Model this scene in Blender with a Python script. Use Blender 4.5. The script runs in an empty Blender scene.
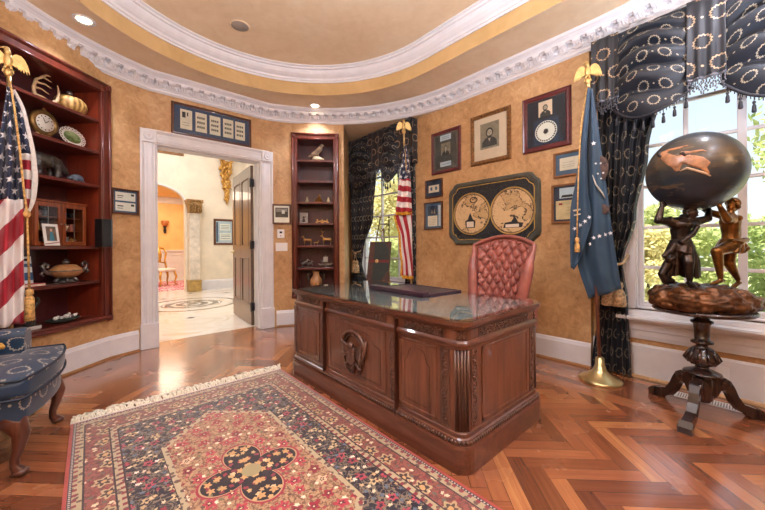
import bpy, bmesh, math, random
from mathutils import Vector, Matrix, noise
PI=math.pi; sin=math.sin; cos=math.cos; R=random.Random(7)
S=bpy.context.scene; COL=S.collection
def V(*a): return Vector(a)
def lin(c): return c/12.92 if c<=.04045 else ((c+.055)/1.055)**2.4
def hx(s): return tuple(lin(int(s[i:i+2],16)/255) for i in (0,2,4))+(1,)
# ------------------------------------------------------------ node expressions
class X:
    def __init__(s,nt,k): s.nt=nt; s.k=k
    def op(s,o,b=None,c=None,clamp=False):
        n=s.nt.nodes.new('ShaderNodeMath'); n.operation=o; n.use_clamp=clamp
        for i,a in enumerate((s,b,c)):
            if a is None: continue
            if isinstance(a,X): s.nt.links.new(a.k,n.inputs[i])
            else: n.inputs[i].default_value=a
        return X(s.nt,n.outputs[0])
    def __add__(s,b): return s.op('ADD',b)
    __radd__=__add__
    def __sub__(s,b): return s.op('SUBTRACT',b)
    def __rsub__(s,b): return (s*-1)+b
    def __mul__(s,b): return s.op('MULTIPLY',b)
    __rmul__=__mul__
    def __truediv__(s,b): return s.op('DIVIDE',b)
    def __lt__(s,b): return s.op('LESS_THAN',b)
    def __gt__(s,b): return s.op('GREATER_THAN',b)
    def abs(s): return s.op('ABSOLUTE')
    def mn(s,b): return s.op('MINIMUM',b)
    def mx(s,b): return s.op('MAXIMUM',b)
    def fl(s): return s.op('FLOOR')
    def fr(s): return s.op('FRACT')
    def md(s,b): return s.op('FLOORED_MODULO',b)
    def pp(s,b): return s.op('PINGPONG',b)
    def sin(s): return s.op('SINE')
    def cos(s): return s.op('COSINE')
    def sq(s): return s.op('SQRT')
    def at(s,b): return s.op('ARCTAN2',b)
    def step(s,a,b):
        n=s.nt.nodes.new('ShaderNodeMapRange'); n.clamp=True
        s.nt.links.new(s.k,n.inputs[0]); n.inputs[1].default_value=a; n.inputs[2].default_value=b
        n.inputs[3].default_value=0; n.inputs[4].default_value=1
        return X(s.nt,n.outputs[0])
class Mt:
    def __init__(s,name,rough=.5,metal=0,coat=0,spec=.5,sheen=0):
        s.m=bpy.data.materials.new(name); s.m.use_nodes=True; s.nt=s.m.node_tree
        s.b=s.nt.nodes['Principled BSDF']; s.out=s.nt.nodes['Material Output']
        s.b.inputs['Roughness'].default_value=rough; s.b.inputs['Metallic'].default_value=metal
        s.b.inputs['Specular IOR Level'].default_value=spec
        if coat: s.b.inputs['Coat Weight'].default_value=coat; s.b.inputs['Coat Roughness'].default_value=.06
        if sheen: s.b.inputs['Sheen Weight'].default_value=sheen; s.b.inputs['Sheen Roughness'].default_value=.4
    def x(s,k): return X(s.nt,k)
    def n(s,t): return s.nt.nodes.new(t)
    def co(s,kind='Object'):
        n=s.n('ShaderNodeTexCoord'); return n.outputs[kind]
    def xyz(s,vec):
        n=s.n('ShaderNodeSeparateXYZ'); s.nt.links.new(vec,n.inputs[0]); return [X(s.nt,o) for o in n.outputs]
    def vec(s,a,b,c=0.):
        n=s.n('ShaderNodeCombineXYZ')
        for i,v in enumerate((a,b,c)):
            if isinstance(v,X): s.nt.links.new(v.k,n.inputs[i])
            else: n.inputs[i].default_value=v
        return n.outputs[0]
    def scale(s,vec,sc):
        n=s.n('ShaderNodeMapping'); s.nt.links.new(vec,n.inputs[0]); n.inputs['Scale'].default_value=sc if hasattr(sc,'__len__') else (sc,)*3
        return n.outputs[0]
    def noise(s,vec,scale=5,detail=3,rough=.5,dist=0,col=False):
        n=s.n('ShaderNodeTexNoise'); s.nt.links.new(vec,n.inputs['Vector']); n.inputs['Scale'].default_value=scale
        n.inputs['Detail'].default_value=detail; n.inputs['Roughness'].default_value=rough; n.inputs['Distortion'].default_value=dist
        return n.outputs['Color'] if col else X(s.nt,n.outputs[0])
    def vor(s,vec,scale=5,feat='F1',out='Distance',rand=1):
        n=s.n('ShaderNodeTexVoronoi'); n.feature=feat; s.nt.links.new(vec,n.inputs['Vector']); n.inputs['Scale'].default_value=scale
        n.inputs['Randomness'].default_value=rand
        return X(s.nt,n.outputs[out]) if out!='Color' else n.outputs['Color']
    def ramp(s,f,stops,const=False):
        n=s.n('ShaderNodeValToRGB'); s.nt.links.new(f.k,n.inputs[0]); e=n.color_ramp.elements
        if const: n.color_ramp.interpolation='CONSTANT'
        while len(e)<len(stops): e.new(.5)
        for i,(p,c) in enumerate(stops): e[i].position=p; e[i].color=hx(c)
        return n.outputs[0]
    def mix(s,f,a,b,mode='MIX'):
        n=s.n('ShaderNodeMix'); n.data_type='RGBA'; n.blend_type=mode
        if isinstance(f,X): s.nt.links.new(f.k,n.inputs[0])
        else: n.inputs[0].default_value=f
        for i,c in ((6,a),(7,b)):
            if isinstance(c,str): n.inputs[i].default_value=hx(c)
            else: s.nt.links.new(c,n.inputs[i])
        return n.outputs[2]
    def col(s,c):
        if isinstance(c,str): s.b.inputs['Base Color'].default_value=hx(c)
        else: s.nt.links.new(c,s.b.inputs['Base Color'])
        return s
    def rough(s,x): s.nt.links.new(x.k,s.b.inputs['Roughness']); return s
    def bump(s,h,st=.3,d=.01):
        n=s.n('ShaderNodeBump'); s.nt.links.new(h.k,n.inputs['Height']); n.inputs['Strength'].default_value=st; n.inputs['Distance'].default_value=d
        s.nt.links.new(n.outputs[0],s.b.inputs['Normal']); return s
def plain(name,c,rough=.5,metal=0,var=.12,sc=8,bump=0,**k):
    m=Mt(name,rough,metal,**k); f=m.noise(m.co(),sc,4,.6)
    d=tuple(int(c[i:i+2],16) for i in (0,2,4))
    lo=''.join('%02x'%max(0,int(v*(1-var))) for v in d); hi=''.join('%02x'%min(255,int(v*(1+var))) for v in d)
    m.col(m.ramp(f,[(.3,lo),(.7,hi)]))
    if bump: m.bump(m.noise(m.co(),sc*6,4),bump,.004)
    return m.m
def woodm(name,c1,c2,axis='z',rough=.35,coat=.2,sc=1.,var=0):
    m=Mt(name,rough,coat=coat); st={'x':(1.5,14,14),'y':(14,1.5,14),'z':(14,14,1.5)}[axis]
    v=m.scale(m.co(),tuple(q*sc for q in st)); f=m.noise(v,1.6,6,.62,.6); g=m.noise(v,7,3,.6)
    m.col(m.ramp(f*.75+g*.25,[(.3,c1),(.68,c2)])); m.rough(f*.15+(rough-.07)); m.bump(g,.05,.002); return m.m
M={}
# ------------------------------------------------------------ mesh builder
class MB:
    def __init__(s): s.bm=bmesh.new(); s.mi=0; s.T=Matrix(); s.uv=s.bm.loops.layers.uv.new('uv')
    def v(s,p): return s.bm.verts.new(s.T@Vector(p))
    def f(s,vs,uv=None,sm=False):
        try: f=s.bm.faces.new(vs)
        except ValueError: return None
        f.material_index=s.mi; f.smooth=sm
        if uv:
            for l,u in zip(f.loops,uv): l[s.uv].uv=u
        return f
    def box(s,a,b,bev=0):
        x0,y0,z0=[min(a[i],b[i]) for i in range(3)]; x1,y1,z1=[max(a[i],b[i]) for i in range(3)]
        if bev and min(x1-x0,y1-y0,z1-z0)>2.2*bev:
            g=bev; vs={}
            for ix in (0,1):
                for iy in (0,1):
                    for iz in (0,1):
                        X_=(x0,x1)[ix];Y_=(y0,y1)[iy];Z_=(z0,z1)[iz]; dx=(g,-g)[ix];dy=(g,-g)[iy];dz=(g,-g)[iz]
                        vs[ix,iy,iz,0]=s.v((X_,Y_+dy,Z_+dz)); vs[ix,iy,iz,1]=s.v((X_+dx,Y_,Z_+dz)); vs[ix,iy,iz,2]=s.v((X_+dx,Y_+dy,Z_))
            Q=lambda *k: s.f([vs[q] for q in k])
            for i in (0,1):
                Q((i,0,0,0),(i,1,0,0),(i,1,1,0),(i,0,1,0)); Q((0,i,0,1),(1,i,0,1),(1,i,1,1),(0,i,1,1)); Q((0,0,i,2),(1,0,i,2),(1,1,i,2),(0,1,i,2))
            for i in (0,1):
                for j in (0,1):
                    Q((i,j,0,0),(i,j,1,0),(i,j,1,1),(i,j,0,1)); Q((i,0,j,0),(i,1,j,0),(i,1,j,2),(i,0,j,2)); Q((0,i,j,1),(1,i,j,1),(1,i,j,2),(0,i,j,2))
                    for k in (0,1): Q((i,j,k,0),(i,j,k,1),(i,j,k,2))
            return s
        c=[s.v((x,y,z)) for z in (z0,z1) for x,y in ((x0,y0),(x1,y0),(x1,y1),(x0,y1))]
        for q in ((3,2,1,0),(4,5,6,7),(0,1,5,4),(1,2,6,5),(2,3,7,6),(3,0,4,7)): s.f([c[i] for i in q])
        return s
    def prism(s,poly,h0,h1,ax='z',sm=False):
        def P(u,v,h): return {'z':(u,v,h),'x':(h,u,v),'y':(u,h,v)}[ax]
        a=[s.v(P(u,v,h0)) for u,v in poly]; b=[s.v(P(u,v,h1)) for u,v in poly]; n=len(poly)
        s.f(a[::-1]); s.f(b)
        for i in range(n): s.f([a[i],a[(i+1)%n],b[(i+1)%n],b[i]],sm=sm)
        return s
    def lathe(s,prof,c=(0,0,0),n=24,ax='z',sc=(1,1),sm=True):
        rings=[]
        for r,h in prof:
            ring=[]
            for k in range(n):
                t=2*PI*k/n; u=r*cos(t)*sc[0]; w=r*sin(t)*sc[1]
                p={'z':(u,w,h),'x':(h,u,w),'y':(u,h,w)}[ax]
                ring.append(s.v((p[0]+c[0],p[1]+c[1],p[2]+c[2])))
            rings.append(ring)
        for a,b in zip(rings,rings[1:]):
            for k in range(n): s.f([a[k],a[(k+1)%n],b[(k+1)%n],b[k]],[(k/n,0),((k+1)/n,0),((k+1)/n,1),(k/n,1)],sm)
        if prof[0][0]>1e-6: s.f(rings[0][::-1])
        if prof[-1][0]>1e-6: s.f(rings[-1])
        return s
    def tube(s,pts,r,n=8,cap=True,closed=False,flat=1.):
        pts=[Vector(p) for p in pts]; m=len(pts); rings=[]; up=None
        for i,p in enumerate(pts):
            a=pts[(i-1)%m] if (i or closed) else p; b=pts[(i+1)%m] if (i<m-1 or closed) else p
            t=(b-a).normalized() if (b-a).length>1e-9 else V(0,0,1)
            if up is None: up=V(0,0,1) if abs(t.z)<.9 else V(1,0,0)
            sd=t.cross(up)
            if sd.length<1e-6: sd=t.cross(V(1,.3,0))
            sd.normalize(); up=sd.cross(t).normalized()
            rr=r[i] if hasattr(r,'__len__') else r
            rings.append([s.v(p+sd*cos(2*PI*k/n)*rr+up*sin(2*PI*k/n)*rr*flat) for k in range(n)])
        for i in range(m if closed else m-1):
            a=rings[i]; b=rings[(i+1)%m]
            for k in range(n): s.f([a[k],a[(k+1)%n],b[(k+1)%n],b[k]],sm=True)
        if cap and not closed: s.f(rings[0][::-1]); s.f(rings[-1])
        return s
    def ell(s,c,r,n=16,m=10,rot=None):
        c=Vector(c); r=r if hasattr(r,'__len__') else (r,r,r); rot=rot or Matrix()
        top=s.v(c+rot@V(0,0,r[2])); bot=s.v(c-rot@V(0,0,r[2])); rings=[]
        for j in range(1,m):
            a=PI*j/m; rings.append([s.v(c+rot@V(r[0]*sin(a)*cos(2*PI*k/n),r[1]*sin(a)*sin(2*PI*k/n),r[2]*cos(a))) for k in range(n)])
        for k in range(n):
            s.f([top,rings[0][k],rings[0][(k+1)%n]],sm=True); s.f([bot,rings[-1][(k+1)%n],rings[-1][k]],sm=True)
        for a,b in zip(rings,rings[1:]):
            for k in range(n): s.f([a[k],b[k],b[(k+1)%n],a[(k+1)%n]],sm=True)
        return s
    def cap(s,a,b,r0,r1,n=12):  # tapered capsule
        a=Vector(a);b=Vector(b); s.tube([a,a.lerp(b,.5),b],[r0,(r0+r1)/2,r1],n); s.ell(a,r0,n,8); s.ell(b,r1,n,8); return s
    def grid(s,fn,nu,nv,uvf=None,sm=True,thick=0,closeu=False):
        P=[[Vector(fn(i/nu,j/nv)) for j in range(nv+1)] for i in range(nu+1)]
        def lay(off,flip):
            vs=[]
            for i in range(nu+1):
                row=[]
                for j in range(nv+1):
                    p=P[i][j]
                    if off:
                        du=P[min(i+1,nu)][j]-P[max(i-1,0)][j]; dv=P[i][min(j+1,nv)]-P[i][max(j-1,0)]
                        nn=du.cross(dv); nn=nn.normalized() if nn.length>1e-12 else V(0,0,0); p=p+nn*off
                    row.append(s.v(p))
                vs.append(row)
            for i in range(nu):
                for j in range(nv):
                    q=[(i,j),(i+1,j),(i+1,j+1),(i,j+1)]
                    if flip: q=q[::-1]
                    uv=[(uvf(a/nu,b/nv) if uvf else (a/nu,b/nv)) for a,b in q]
                    s.f([vs[a][b] for a,b in q],uv,sm)
            return vs
        A=lay(0,thick>0)
        if thick:
            B=lay(thick,False); U=(lambda a,b:(uvf(a/nu,b/nv) if uvf else (a/nu,b/nv)))
            for i in range(nu):
                s.f([A[i][0],A[i+1][0],B[i+1][0],B[i][0]],[U(i,0),U(i+1,0)]*2); s.f([A[i+1][nv],A[i][nv],B[i][nv],B[i+1][nv]],[U(i,nv)]*4)
            for j in range(nv):
                s.f([A[0][j+1],A[0][j],B[0][j],B[0][j+1]],[U(0,j)]*4); s.f([A[nu][j],A[nu][j+1],B[nu][j+1],B[nu][j]],[U(nu,j)]*4)
        return s
    def sweep(s,prof,path,closed=False,outward=None,sm=False):
        # prof: (d,z) d measured along the left normal of a plan path [(x,y)..]
        m=len(path); rows=[]
        for i,p in enumerate(path):
            a=Vector(path[(i-1)%m]) if (i or closed) else None; b=Vector(path[(i+1)%m]) if (i<m-1 or closed) else None; q=Vector(p)
            t1=(q-a).normalized() if a is not None else None; t2=(b-q).normalized() if b is not None else None
            t1=t1 or t2; t2=t2 or t1
            n1=V(-t1.y,t1.x); n2=V(-t2.y,t2.x); nn=(n1+n2); nn=nn/max(.3,nn.dot(n1)) 
            rows.append([s.v((q.x+nn.x*d,q.y+nn.y*d,z)) for d,z in prof])
        k=len(prof)
        for i in range(m if closed else m-1):
            a=rows[i];b=rows[(i+1)%m]
            for j in range(k-1): s.f([a[j],b[j],b[j+1],a[j+1]],sm=sm)
        if not closed: s.f(rows[0]); s.f(rows[-1][::-1])
        return s
    def mesh(s,name,mats):
        bmesh.ops.recalc_face_normals(s.bm,faces=s.bm.faces[:])
        me=bpy.data.meshes.new(name); s.bm.to_mesh(me); s.bm.free()
        for m in (mats if isinstance(mats,(list,tuple)) else [mats]): me.materials.append(m)
        return me
    def build(s,name,mats,parent=None,label=None,remesh=0,smooth=0,sub=0,kind=None,matrix=None):
        me=s.mesh(name,mats)
        if remesh:
            o=bpy.data.objects.new('tmp',me); COL.objects.link(o)
            md=o.modifiers.new('r','REMESH'); md.mode='VOXEL'; md.voxel_size=remesh; md.use_smooth_shade=True
            if smooth: q=o.modifiers.new('s','SMOOTH'); q.iterations=smooth; q.factor=.5
            dg=bpy.context.evaluated_depsgraph_get(); dg.update()
            me2=bpy.data.meshes.new_from_object(o.evaluated_get(dg)); bpy.data.objects.remove(o); bpy.data.meshes.remove(me); me=me2; me.name=name
            me.materials.clear()
            for m in (mats if isinstance(mats,(list,tuple)) else [mats]): me.materials.append(m)
            for p in me.polygons: p.use_smooth=True; p.material_index=0
        o=bpy.data.objects.new(name,me); COL.objects.link(o)
        if sub: q=o.modifiers.new('sub','SUBSURF'); q.levels=sub; q.render_levels=sub
        if parent: o.parent=parent
        if matrix: o.matrix_local=matrix
        if label: o['label']=label
        if kind: o['kind']=kind
        return o
def tag(o,label,cat,group=None,kind=None):
    o['label']=label; o['category']=cat
    if group: o['group']=group
    if kind: o['kind']=kind
    return o
def thing(name,label,cat,loc=(0,0,0),rz=0,group=None,matrix=None):
    o=bpy.data.objects.new(name,None); o.empty_display_size=.05; COL.objects.link(o)
    if matrix: o.matrix_world=matrix
    else: o.location=loc; o.rotation_euler=(0,0,rz)
    return tag(o,label,cat,group)
def copytree(o,parent=None):
    c=o.copy(); COL.objects.link(c)
    if parent: c.parent=parent
    for ch in list(o.children): copytree(ch,c)
    return c
def struct(name,mb,m): return mb.build(name,m,kind='structure')
def circ(cx,cy,r,a0,a1,n): return [(cx+r*cos(a0+(a1-a0)*i/n),cy+r*sin(a0+(a1-a0)*i/n)) for i in range(n+1)]
def frameM(o,u,n): # local x=u (along), y=n (out of the wall), z up
    u=Vector(u).normalized(); n=Vector(n).normalized()
    return Matrix(((u.x,n.x,0,o[0]),(u.y,n.y,0,o[1]),(0,0,1,o[2]),(0,0,0,1)))
# ------------------------------------------------------------ materials of the room
def mk():
    m=Mt('ochre_plaster',.55); c=m.co(); f=m.noise(c,2.2,5,.65,1.2); g=m.noise(c,9,5,.7,2.); e=m.vor(m.scale(c,14),1,'DISTANCE_TO_EDGE')
    t=(f*.5+g*.5+((e.step(0,.04)*-1)+1)*-.03)
    m.col(m.ramp(t,[(.33,'997047'),(.44,'b58b5c'),(.55,'c69c6c'),(.68,'d8b489')])); m.bump(g,.12,.003); M['wall']=m.m
    m=Mt('ceiling_plaster',.7); c=m.co(); f=m.noise(c,1.6,5,.6,.8); g=m.noise(c,7,4,.6,1.)
    m.col(m.ramp(f*.6+g*.4,[(.3,'dcbf98'),(.5,'e6cda9'),(.7,'eed9b9')])); M['ceil']=m.m
    m=Mt('tray_band_plaster',.65); c=m.co(); f=m.noise(c,2.5,5,.6,.8)
    m.col(m.ramp(f,[(.3,'be9a62'),(.7,'d2ae78')])); M['band']=m.m
    M['trim']=plain('white_trim_paint','dfdcdd',.38,var=.02)
    M['plaster']=plain('white_plaster','efecea',.6,var=.02)
    # parquet
    m=Mt('parquet',.24,coat=1.); uv=m.co('UV'); u,v,_=m.xyz(uv)
    wn=m.n('ShaderNodeTexWhiteNoise'); wn.noise_dimensions='1D'; m.nt.links.new((u/2).fl().k,wn.inputs['W']); r=X(m.nt,wn.outputs['Value'])
    gr=m.noise(m.vec(u*1.2,v*26,0.),2.4,6,.65,.5); g2=m.noise(m.vec(u*3,v*90,3.),2,3,.6)
    base=m.ramp(r*.52+gr*.38+.0+g2*.1,[(.08,'542c1c'),(.32,'7b462c'),(.54,'97593a'),(.74,'b27248'),(.88,'d69c62')])
    gap=((v<.0014)+(v>.0816)+((u.md(2.))<.0015)).mn(1.)
    m.col(m.mix(gap*.75,base,'3a1c10')); m.rough(m.noise(m.co(),3,4)*.12+.2); m.bump(g2*.5+gap*-1,.06,.002); m.b.inputs['Coat Roughness'].default_value=.15; m.b.inputs['Coat IOR'].default_value=1.62; M['floor']=m.m
    # mahogany joinery
    M['mahog']=woodm('mahogany','4a1c16','74301f','z',.3,.3); M['mahogx']=woodm('mahogany_shelf','481b17','6c2c1f','x',.3,.3)
    M['mahogback']=woodm('mahogany_back','421a1c','58252a','z',.4,.2)
    M['redwood']=woodm('red_mahogany','71281a','973f25','z',.3,.35)
    # glass (thin pane)
    m=Mt('window_glass'); nt=m.nt; t=m.n('ShaderNodeBsdfTransparent'); g=m.n('ShaderNodeBsdfGlossy'); g.inputs['Roughness'].default_value=.02
    fr=m.n('ShaderNodeFresnel'); fr.inputs[0].default_value=1.45; mx=m.n('ShaderNodeMixShader'); t.inputs[0].default_value=(.96,.98,.97,1)
    gm=m.n('ShaderNodeNewGeometry'); sc=m.x(fr.outputs[0])*.8*(m.x(gm.outputs['Backfacing'])*-1+1.); nt.links.new(sc.k,mx.inputs[0]); nt.links.new(t.outputs[0],mx.inputs[1]); nt.links.new(g.outputs[0],mx.inputs[2]); nt.links.new(mx.outputs[0],m.out.inputs[0]); M['glass']=m.m
    M['brass']=plain('polished_brass','d9c48e',.3,.9,.06); M['gold']=plain('gold_leaf','cfae70',.4,.7,.12,20)
    M['goldfab']=plain('gold_bullion','c8963c',.6,.2,.25,60,.3); M['bronze']=plain('dark_bronze','3b2a20',.35,.7,.35,14,.1)
    M['black']=plain('black_lacquer','17161a',.3); M['iron']=plain('dark_iron','2a2a2e',.45,.5)
    M['white']=plain('white_ceramic','e9e5dc',.3,var=.03); M['paper']=plain('cream_paper','e3d5c0',.8,var=.04); M['cream']=plain('ivory','d9c8a4',.5,var=.08)
    M['silver']=plain('aged_silver','8d8b88',.35,.8,.2,20); M['plastic']=plain('white_plastic','eceae8',.4,var=.01)
    M['grey']=plain('printed_grey','8b8580',.8,var=.25,sc=40); M['ink']=plain('black_ink','2c2a2c',.8); M['blueM']=plain('slate_blue_mount','3b4a66',.8,var=.06)
    M['frame']=woodm('walnut_frame','3f2014','6a3a22','x',.3,.3); M['framered']=woodm('cherry_frame','431419','6b2529','x',.3,.3)
    M['goldframe']=plain('antique_gold_frame','7d5631',.4,.4,.35,40,.4)
mk()
# ------------------------------------------------------------ plan of the room
ZC=3.08; ZL=3.27; CX0,CY1,CY2,RW=1.25,2.52,1.0,2.4
def up(deg): a=math.radians(deg); return (CX0-RW*sin(a),CY1+RW*cos(a))      # deg>0 goes left
def dn(deg): a=math.radians(deg); return (CX0-RW*sin(a),CY2-RW*cos(a))
def arc(f,a,b,n): return [f(a+(b-a)*i/n) for i in range(n+1)]
WX=3.72; PX=3.64; DY=4.81
def strip(mb,path,z0,z1,t=.12): # wall with its thickness on the outer side; path runs clockwise seen from above (outer side = left)
    mb.sweep([(0,z0),(0,z1),(t,z1),(t,z0),(0,z0)],path); return mb
B1R,B1L=27.6,61.0; B2L,B2R=-26.3,-42.9
mb=MB()
strip(mb,[(CX0-RW,CY2)]+[(CX0-RW,CY1)]+arc(up,90,B1L,8)[1:],0,ZL); strip(mb,[up(B1L),up(B1R)],0,.43); strip(mb,[up(B1L),up(B1R)],2.93,ZL); strip(mb,arc(up,B1R,17.4,6),0,ZL)
struct('wall_left',mb,M['wall'])
mb=MB()
mb.prism([(.52,0),(.60,0),(.60,2.455),(1.882,2.455),(1.882,0),(1.975,0),(1.975,ZL),(.52,ZL)],DY,DY+.21,'y')
struct('wall_back',mb,M['wall'])
mb=MB()
strip(mb,arc(up,-17.4,B2L,6),0,ZL); strip(mb,[up(B2L),up(B2R)],0,.43); strip(mb,[up(B2L),up(B2R)],2.93,ZL); strip(mb,[up(B2R),up(-45),(WX+.02,5.12)],0,ZL)
struct('wall_back_right',mb,M['wall'])
W1=(3.46,4.78,.62,2.62); W2=(-.96,.72,.62,2.62)   # y0,y1,z0,z1
mb=MB()
strip(mb,[(WX,5.3),(WX,W1[1])],0,ZL,.16); strip(mb,[(WX,W1[1]),(WX,W1[0])],0,W1[2],.16); strip(mb,[(WX,W1[1]),(WX,W1[0])],W1[3],ZL,.16); strip(mb,[(WX,W1[0]),(WX,3.37)],0,ZL,.16)
mb.box((PX,1.06,0),(WX+.16,3.37,ZL))
strip(mb,[(WX,1.06),(WX,W2[1])],0,ZL,.16); strip(mb,[(WX,W2[1]),(WX,W2[0])],0,W2[2],.16); strip(mb,[(WX,W2[1]),(WX,W2[0])],W2[3],ZL,.16); strip(mb,[(WX,W2[0]),(WX,-1.75)],0,ZL,.16)
struct('wall_right',mb,M['wall'])
mb=MB()
strip(mb,[(WX+.02,-1.6),dn(-45)]+arc(dn,-45,90,40)[1:]+[(CX0-RW,CY2)],0,ZL); struct('wall_front',mb,M['wall'])
# floor: herringbone parquet, planks laid at 45 degrees, straight planks along the window wall
def clip(poly,a,b,c):
    out=[]; n=len(poly)
    for i in range(n):
        p,q=poly[i],poly[(i+1)%n]; dp=a*p[0]+b*p[1]-c; dq=a*q[0]+b*q[1]-c
        if dp<=0: out.append(p)
        if (dp<0<dq) or (dq<0<dp):
            t=dp/(dp-dq); out.append(tuple(p[k]+(q[k]-p[k])*t for k in range(4)))
    return out
mb=MB(); L,W=.498,.083; rq=math.sqrt(.5); cnt=0
def plank(x0,y0,lx,ly):
    global cnt
    o=R.randint(0,400)*2
    pts=[(x0,y0,0,0),(x0+lx,y0,1,0),(x0+lx,y0+ly,1,1),(x0,y0+ly,0,1)]; P=[]
    for (p,q,a,b) in pts:
        u,v=(a*lx,b*ly) if lx>ly else (b*ly,a*lx)
        P.append(((p-q)*rq*-1+0,(p+q)*rq,u+o+.0,v))
    cx=sum(p[0] for p in P)/4; cy=sum(p[1] for p in P)/4
    if not(-1.6<cx<3.4 and -1.9<cy<5.4): return
    for a,b,c in ((1,0,2.96),(-1,0,1.3),(0,1,5.02),(0,-1,1.6)): P=clip(P,a,b,c)
    if len(P)>2: mb.f([mb.v((p[0],p[1],0)) for p in P],[(p[2],p[3]) for p in P])
for m_ in range(-14,15):
    for k in range(-90,150):
        plank(k*W,k*W+m_*2*L,L,W); plank((k-1)*W,k*W+m_*2*L,W,L)
for i in range(10):
    y=-1.7-R.random()
    while y<5.4:
        ln=.6+.7*R.random(); o=R.randint(0,400)*2; x0=2.96+i*W
        mb.f([mb.v(p) for p in ((x0,y,0),(x0+W,y,0),(x0+W,y+ln,0),(x0,y+ln,0))],[(o,0),(o,W),(o+ln,W),(o+ln,0)]); y+=ln
mb.mi=1; mb.box((-1.4,-1.7,-.12),(3.9,5.02,-.004))
struct('floor',mb,[M['floor'],M['mahog']])
# ------------------------------------------------------------ ceiling
def oval(r,n=40,cx=CX0,c1=2.57,c2=.95): return [(cx+r*cos(a),c1+r*sin(a)) for a in [PI*i/n for i in range(n+1)]]+[(cx+r*cos(a),c2+r*sin(a)) for a in [PI+PI*i/n for i in range(n+1)]]
mb=MB(); o1=oval(2.62); o2=oval(1.76); n=len(o1)
for za in (ZL,):
    A=[mb.v((x,y,ZL)) for x,y in o1]; B_=[mb.v((x,y,ZL)) for x,y in o2]
    for i in range(n): mb.f([A[i],A[(i+1)%n],B_[(i+1)%n],B_[i]])
B2_=[mb.v((x,y,ZL-.012)) for x,y in oval(1.775)]; B3=[mb.v((x,y,ZL-.012)) for x,y in oval(1.745)]
for i in range(n): mb.f([B_[i],B_[(i+1)%n],B2_[(i+1)%n],B2_[i]]); mb.f([B2_[i],B2_[(i+1)%n],B3[(i+1)%n],B3[i]])
T=[mb.v((x,y,3.60)) for x,y in oval(1.80)]; mb.f(T)
mb.mi=1; C0=[mb.v((x,y,ZL-.012)) for x,y in oval(1.745)]; C1=[mb.v((x,y,3.61)) for x,y in oval(1.79)]
for i in range(n): mb.f([C0[i],C0[(i+1)%n],C1[(i+1)%n],C1[i]])
struct('ceiling',mb,[M['ceil'],M['band']])
mb=MB(); mb.box((-3.,-2.3,3.66),(4.2,5.2,3.76)); struct('roof_sunblock',mb,M['plaster'])  # unseen slab added above the ceiling to keep the sun out
# soffits of the window bays and behind the cornice
mb=MB(); mb.prism([up(-45),(WX+.1,5.2)]+[(WX+.1,3.0)]+arc(up,-84,-45,10)[:-1],ZC,ZL+.02); mb.prism([(WX+.1,1.3),(WX+.1,-1.6),dn(-45)]+arc(dn,-45,-86,10)[1:],ZC,ZL+.02); mb.box((PX,.9,ZC+.02),(3.8,3.4,ZL+.02)); struct('ceiling_soffit',mb,M['ceil'])
# ------------------------------------------------------------ cornice and crown
cpath=[(CX0-RW,CY2),(CX0-RW,CY1)]+arc(up,90,17.4,26)[1:]+arc(up,-17.4,-90,26)+[(CX0+RW,CY2)]+arc(dn,-90,90,50)[1:]
prof=[(.0,ZC),(-.014,ZC),(-.02,ZC+.012),(-.032,ZC+.014),(-.036,ZC+.034),(-.046,ZC+.046),(-.05,ZC+.062),(-.056,ZC+.064),(-.056,ZC+.118),(-.13,ZC+.12),(-.13,ZC+.142),(-.138,ZC+.146),(-.15,ZC+.158),(-.166,ZC+.166),(-.178,ZC+.182),(-.18,ZL),(.02,ZL)]
mb=MB(); mb.sweep(prof,cpath,closed=True)
# egg row and leaf modillions along the cornice
def along(path,step,off):
    P=[Vector(p) for p in path+[path[0]]]; d=off
    for a,b in zip(P,P[1:]):
        l=(b-a).length; t=(b-a)/l if l>1e-6 else V(1,0)
        while d<l: yield a+t*d,t; d+=step
        d-=l
def loc(p,t,d,z): return V(p.x+t.y*d,p.y-t.x*d,z)
for p,t in along(cpath,.042,0.):
    if p.x<-1.2 or p.y<-.6: continue
    mb.ell(loc(p,t,.056,ZC+.082),(.016,.016,.022),8,6)
for p,t in along(cpath,.128,.05):
    if p.y<-.8: continue
    T4=Matrix(((t.x,t.y,0,p.x),(t.y,-t.x,0,p.y),(0,0,1,0),(0,0,0,1))); mb.T=T4
    mb.prism([(.05,ZC+.12),(.05,ZC+.056),(.066,ZC+.046),(.08,ZC+.06),(.094,ZC+.085),(.112,ZC+.09),(.128,ZC+.1),(.13,ZC+.12)],-.034,.034,'x')
    mb.tube([(0,.066,ZC+.06),(0,.084,ZC+.07),(0,.098,ZC+.088),(0,.118,ZC+.094)],[.006,.012,.011,.006],6)
    for s_ in (-1,1): mb.tube([(s_*.018,.066,ZC+.062),(s_*.02,.084,ZC+.074),(s_*.018,.1,ZC+.092)],[.005,.009,.006],6)
    mb.ell((.064,.1,ZC+.116),(.018,.014,.008),8,6); mb.T=Matrix()
struct('trim_1',mb,M['trim'])
mb=MB(); Z0=3.43
mb.sweep([(-.0,Z0),(.012,Z0),(.018,Z0+.018),(.032,Z0+.022),(.038,Z0+.045),(.06,Z0+.06),(.085,Z0+.085),(.1,Z0+.11),(.105,Z0+.128),(.125,Z0+.132),(.13,Z0+.15),(.15,Z0+.158),(.152,Z0+.175)],oval(1.765),closed=True,sm=False); struct('trim_2',mb,M['trim'])
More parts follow.
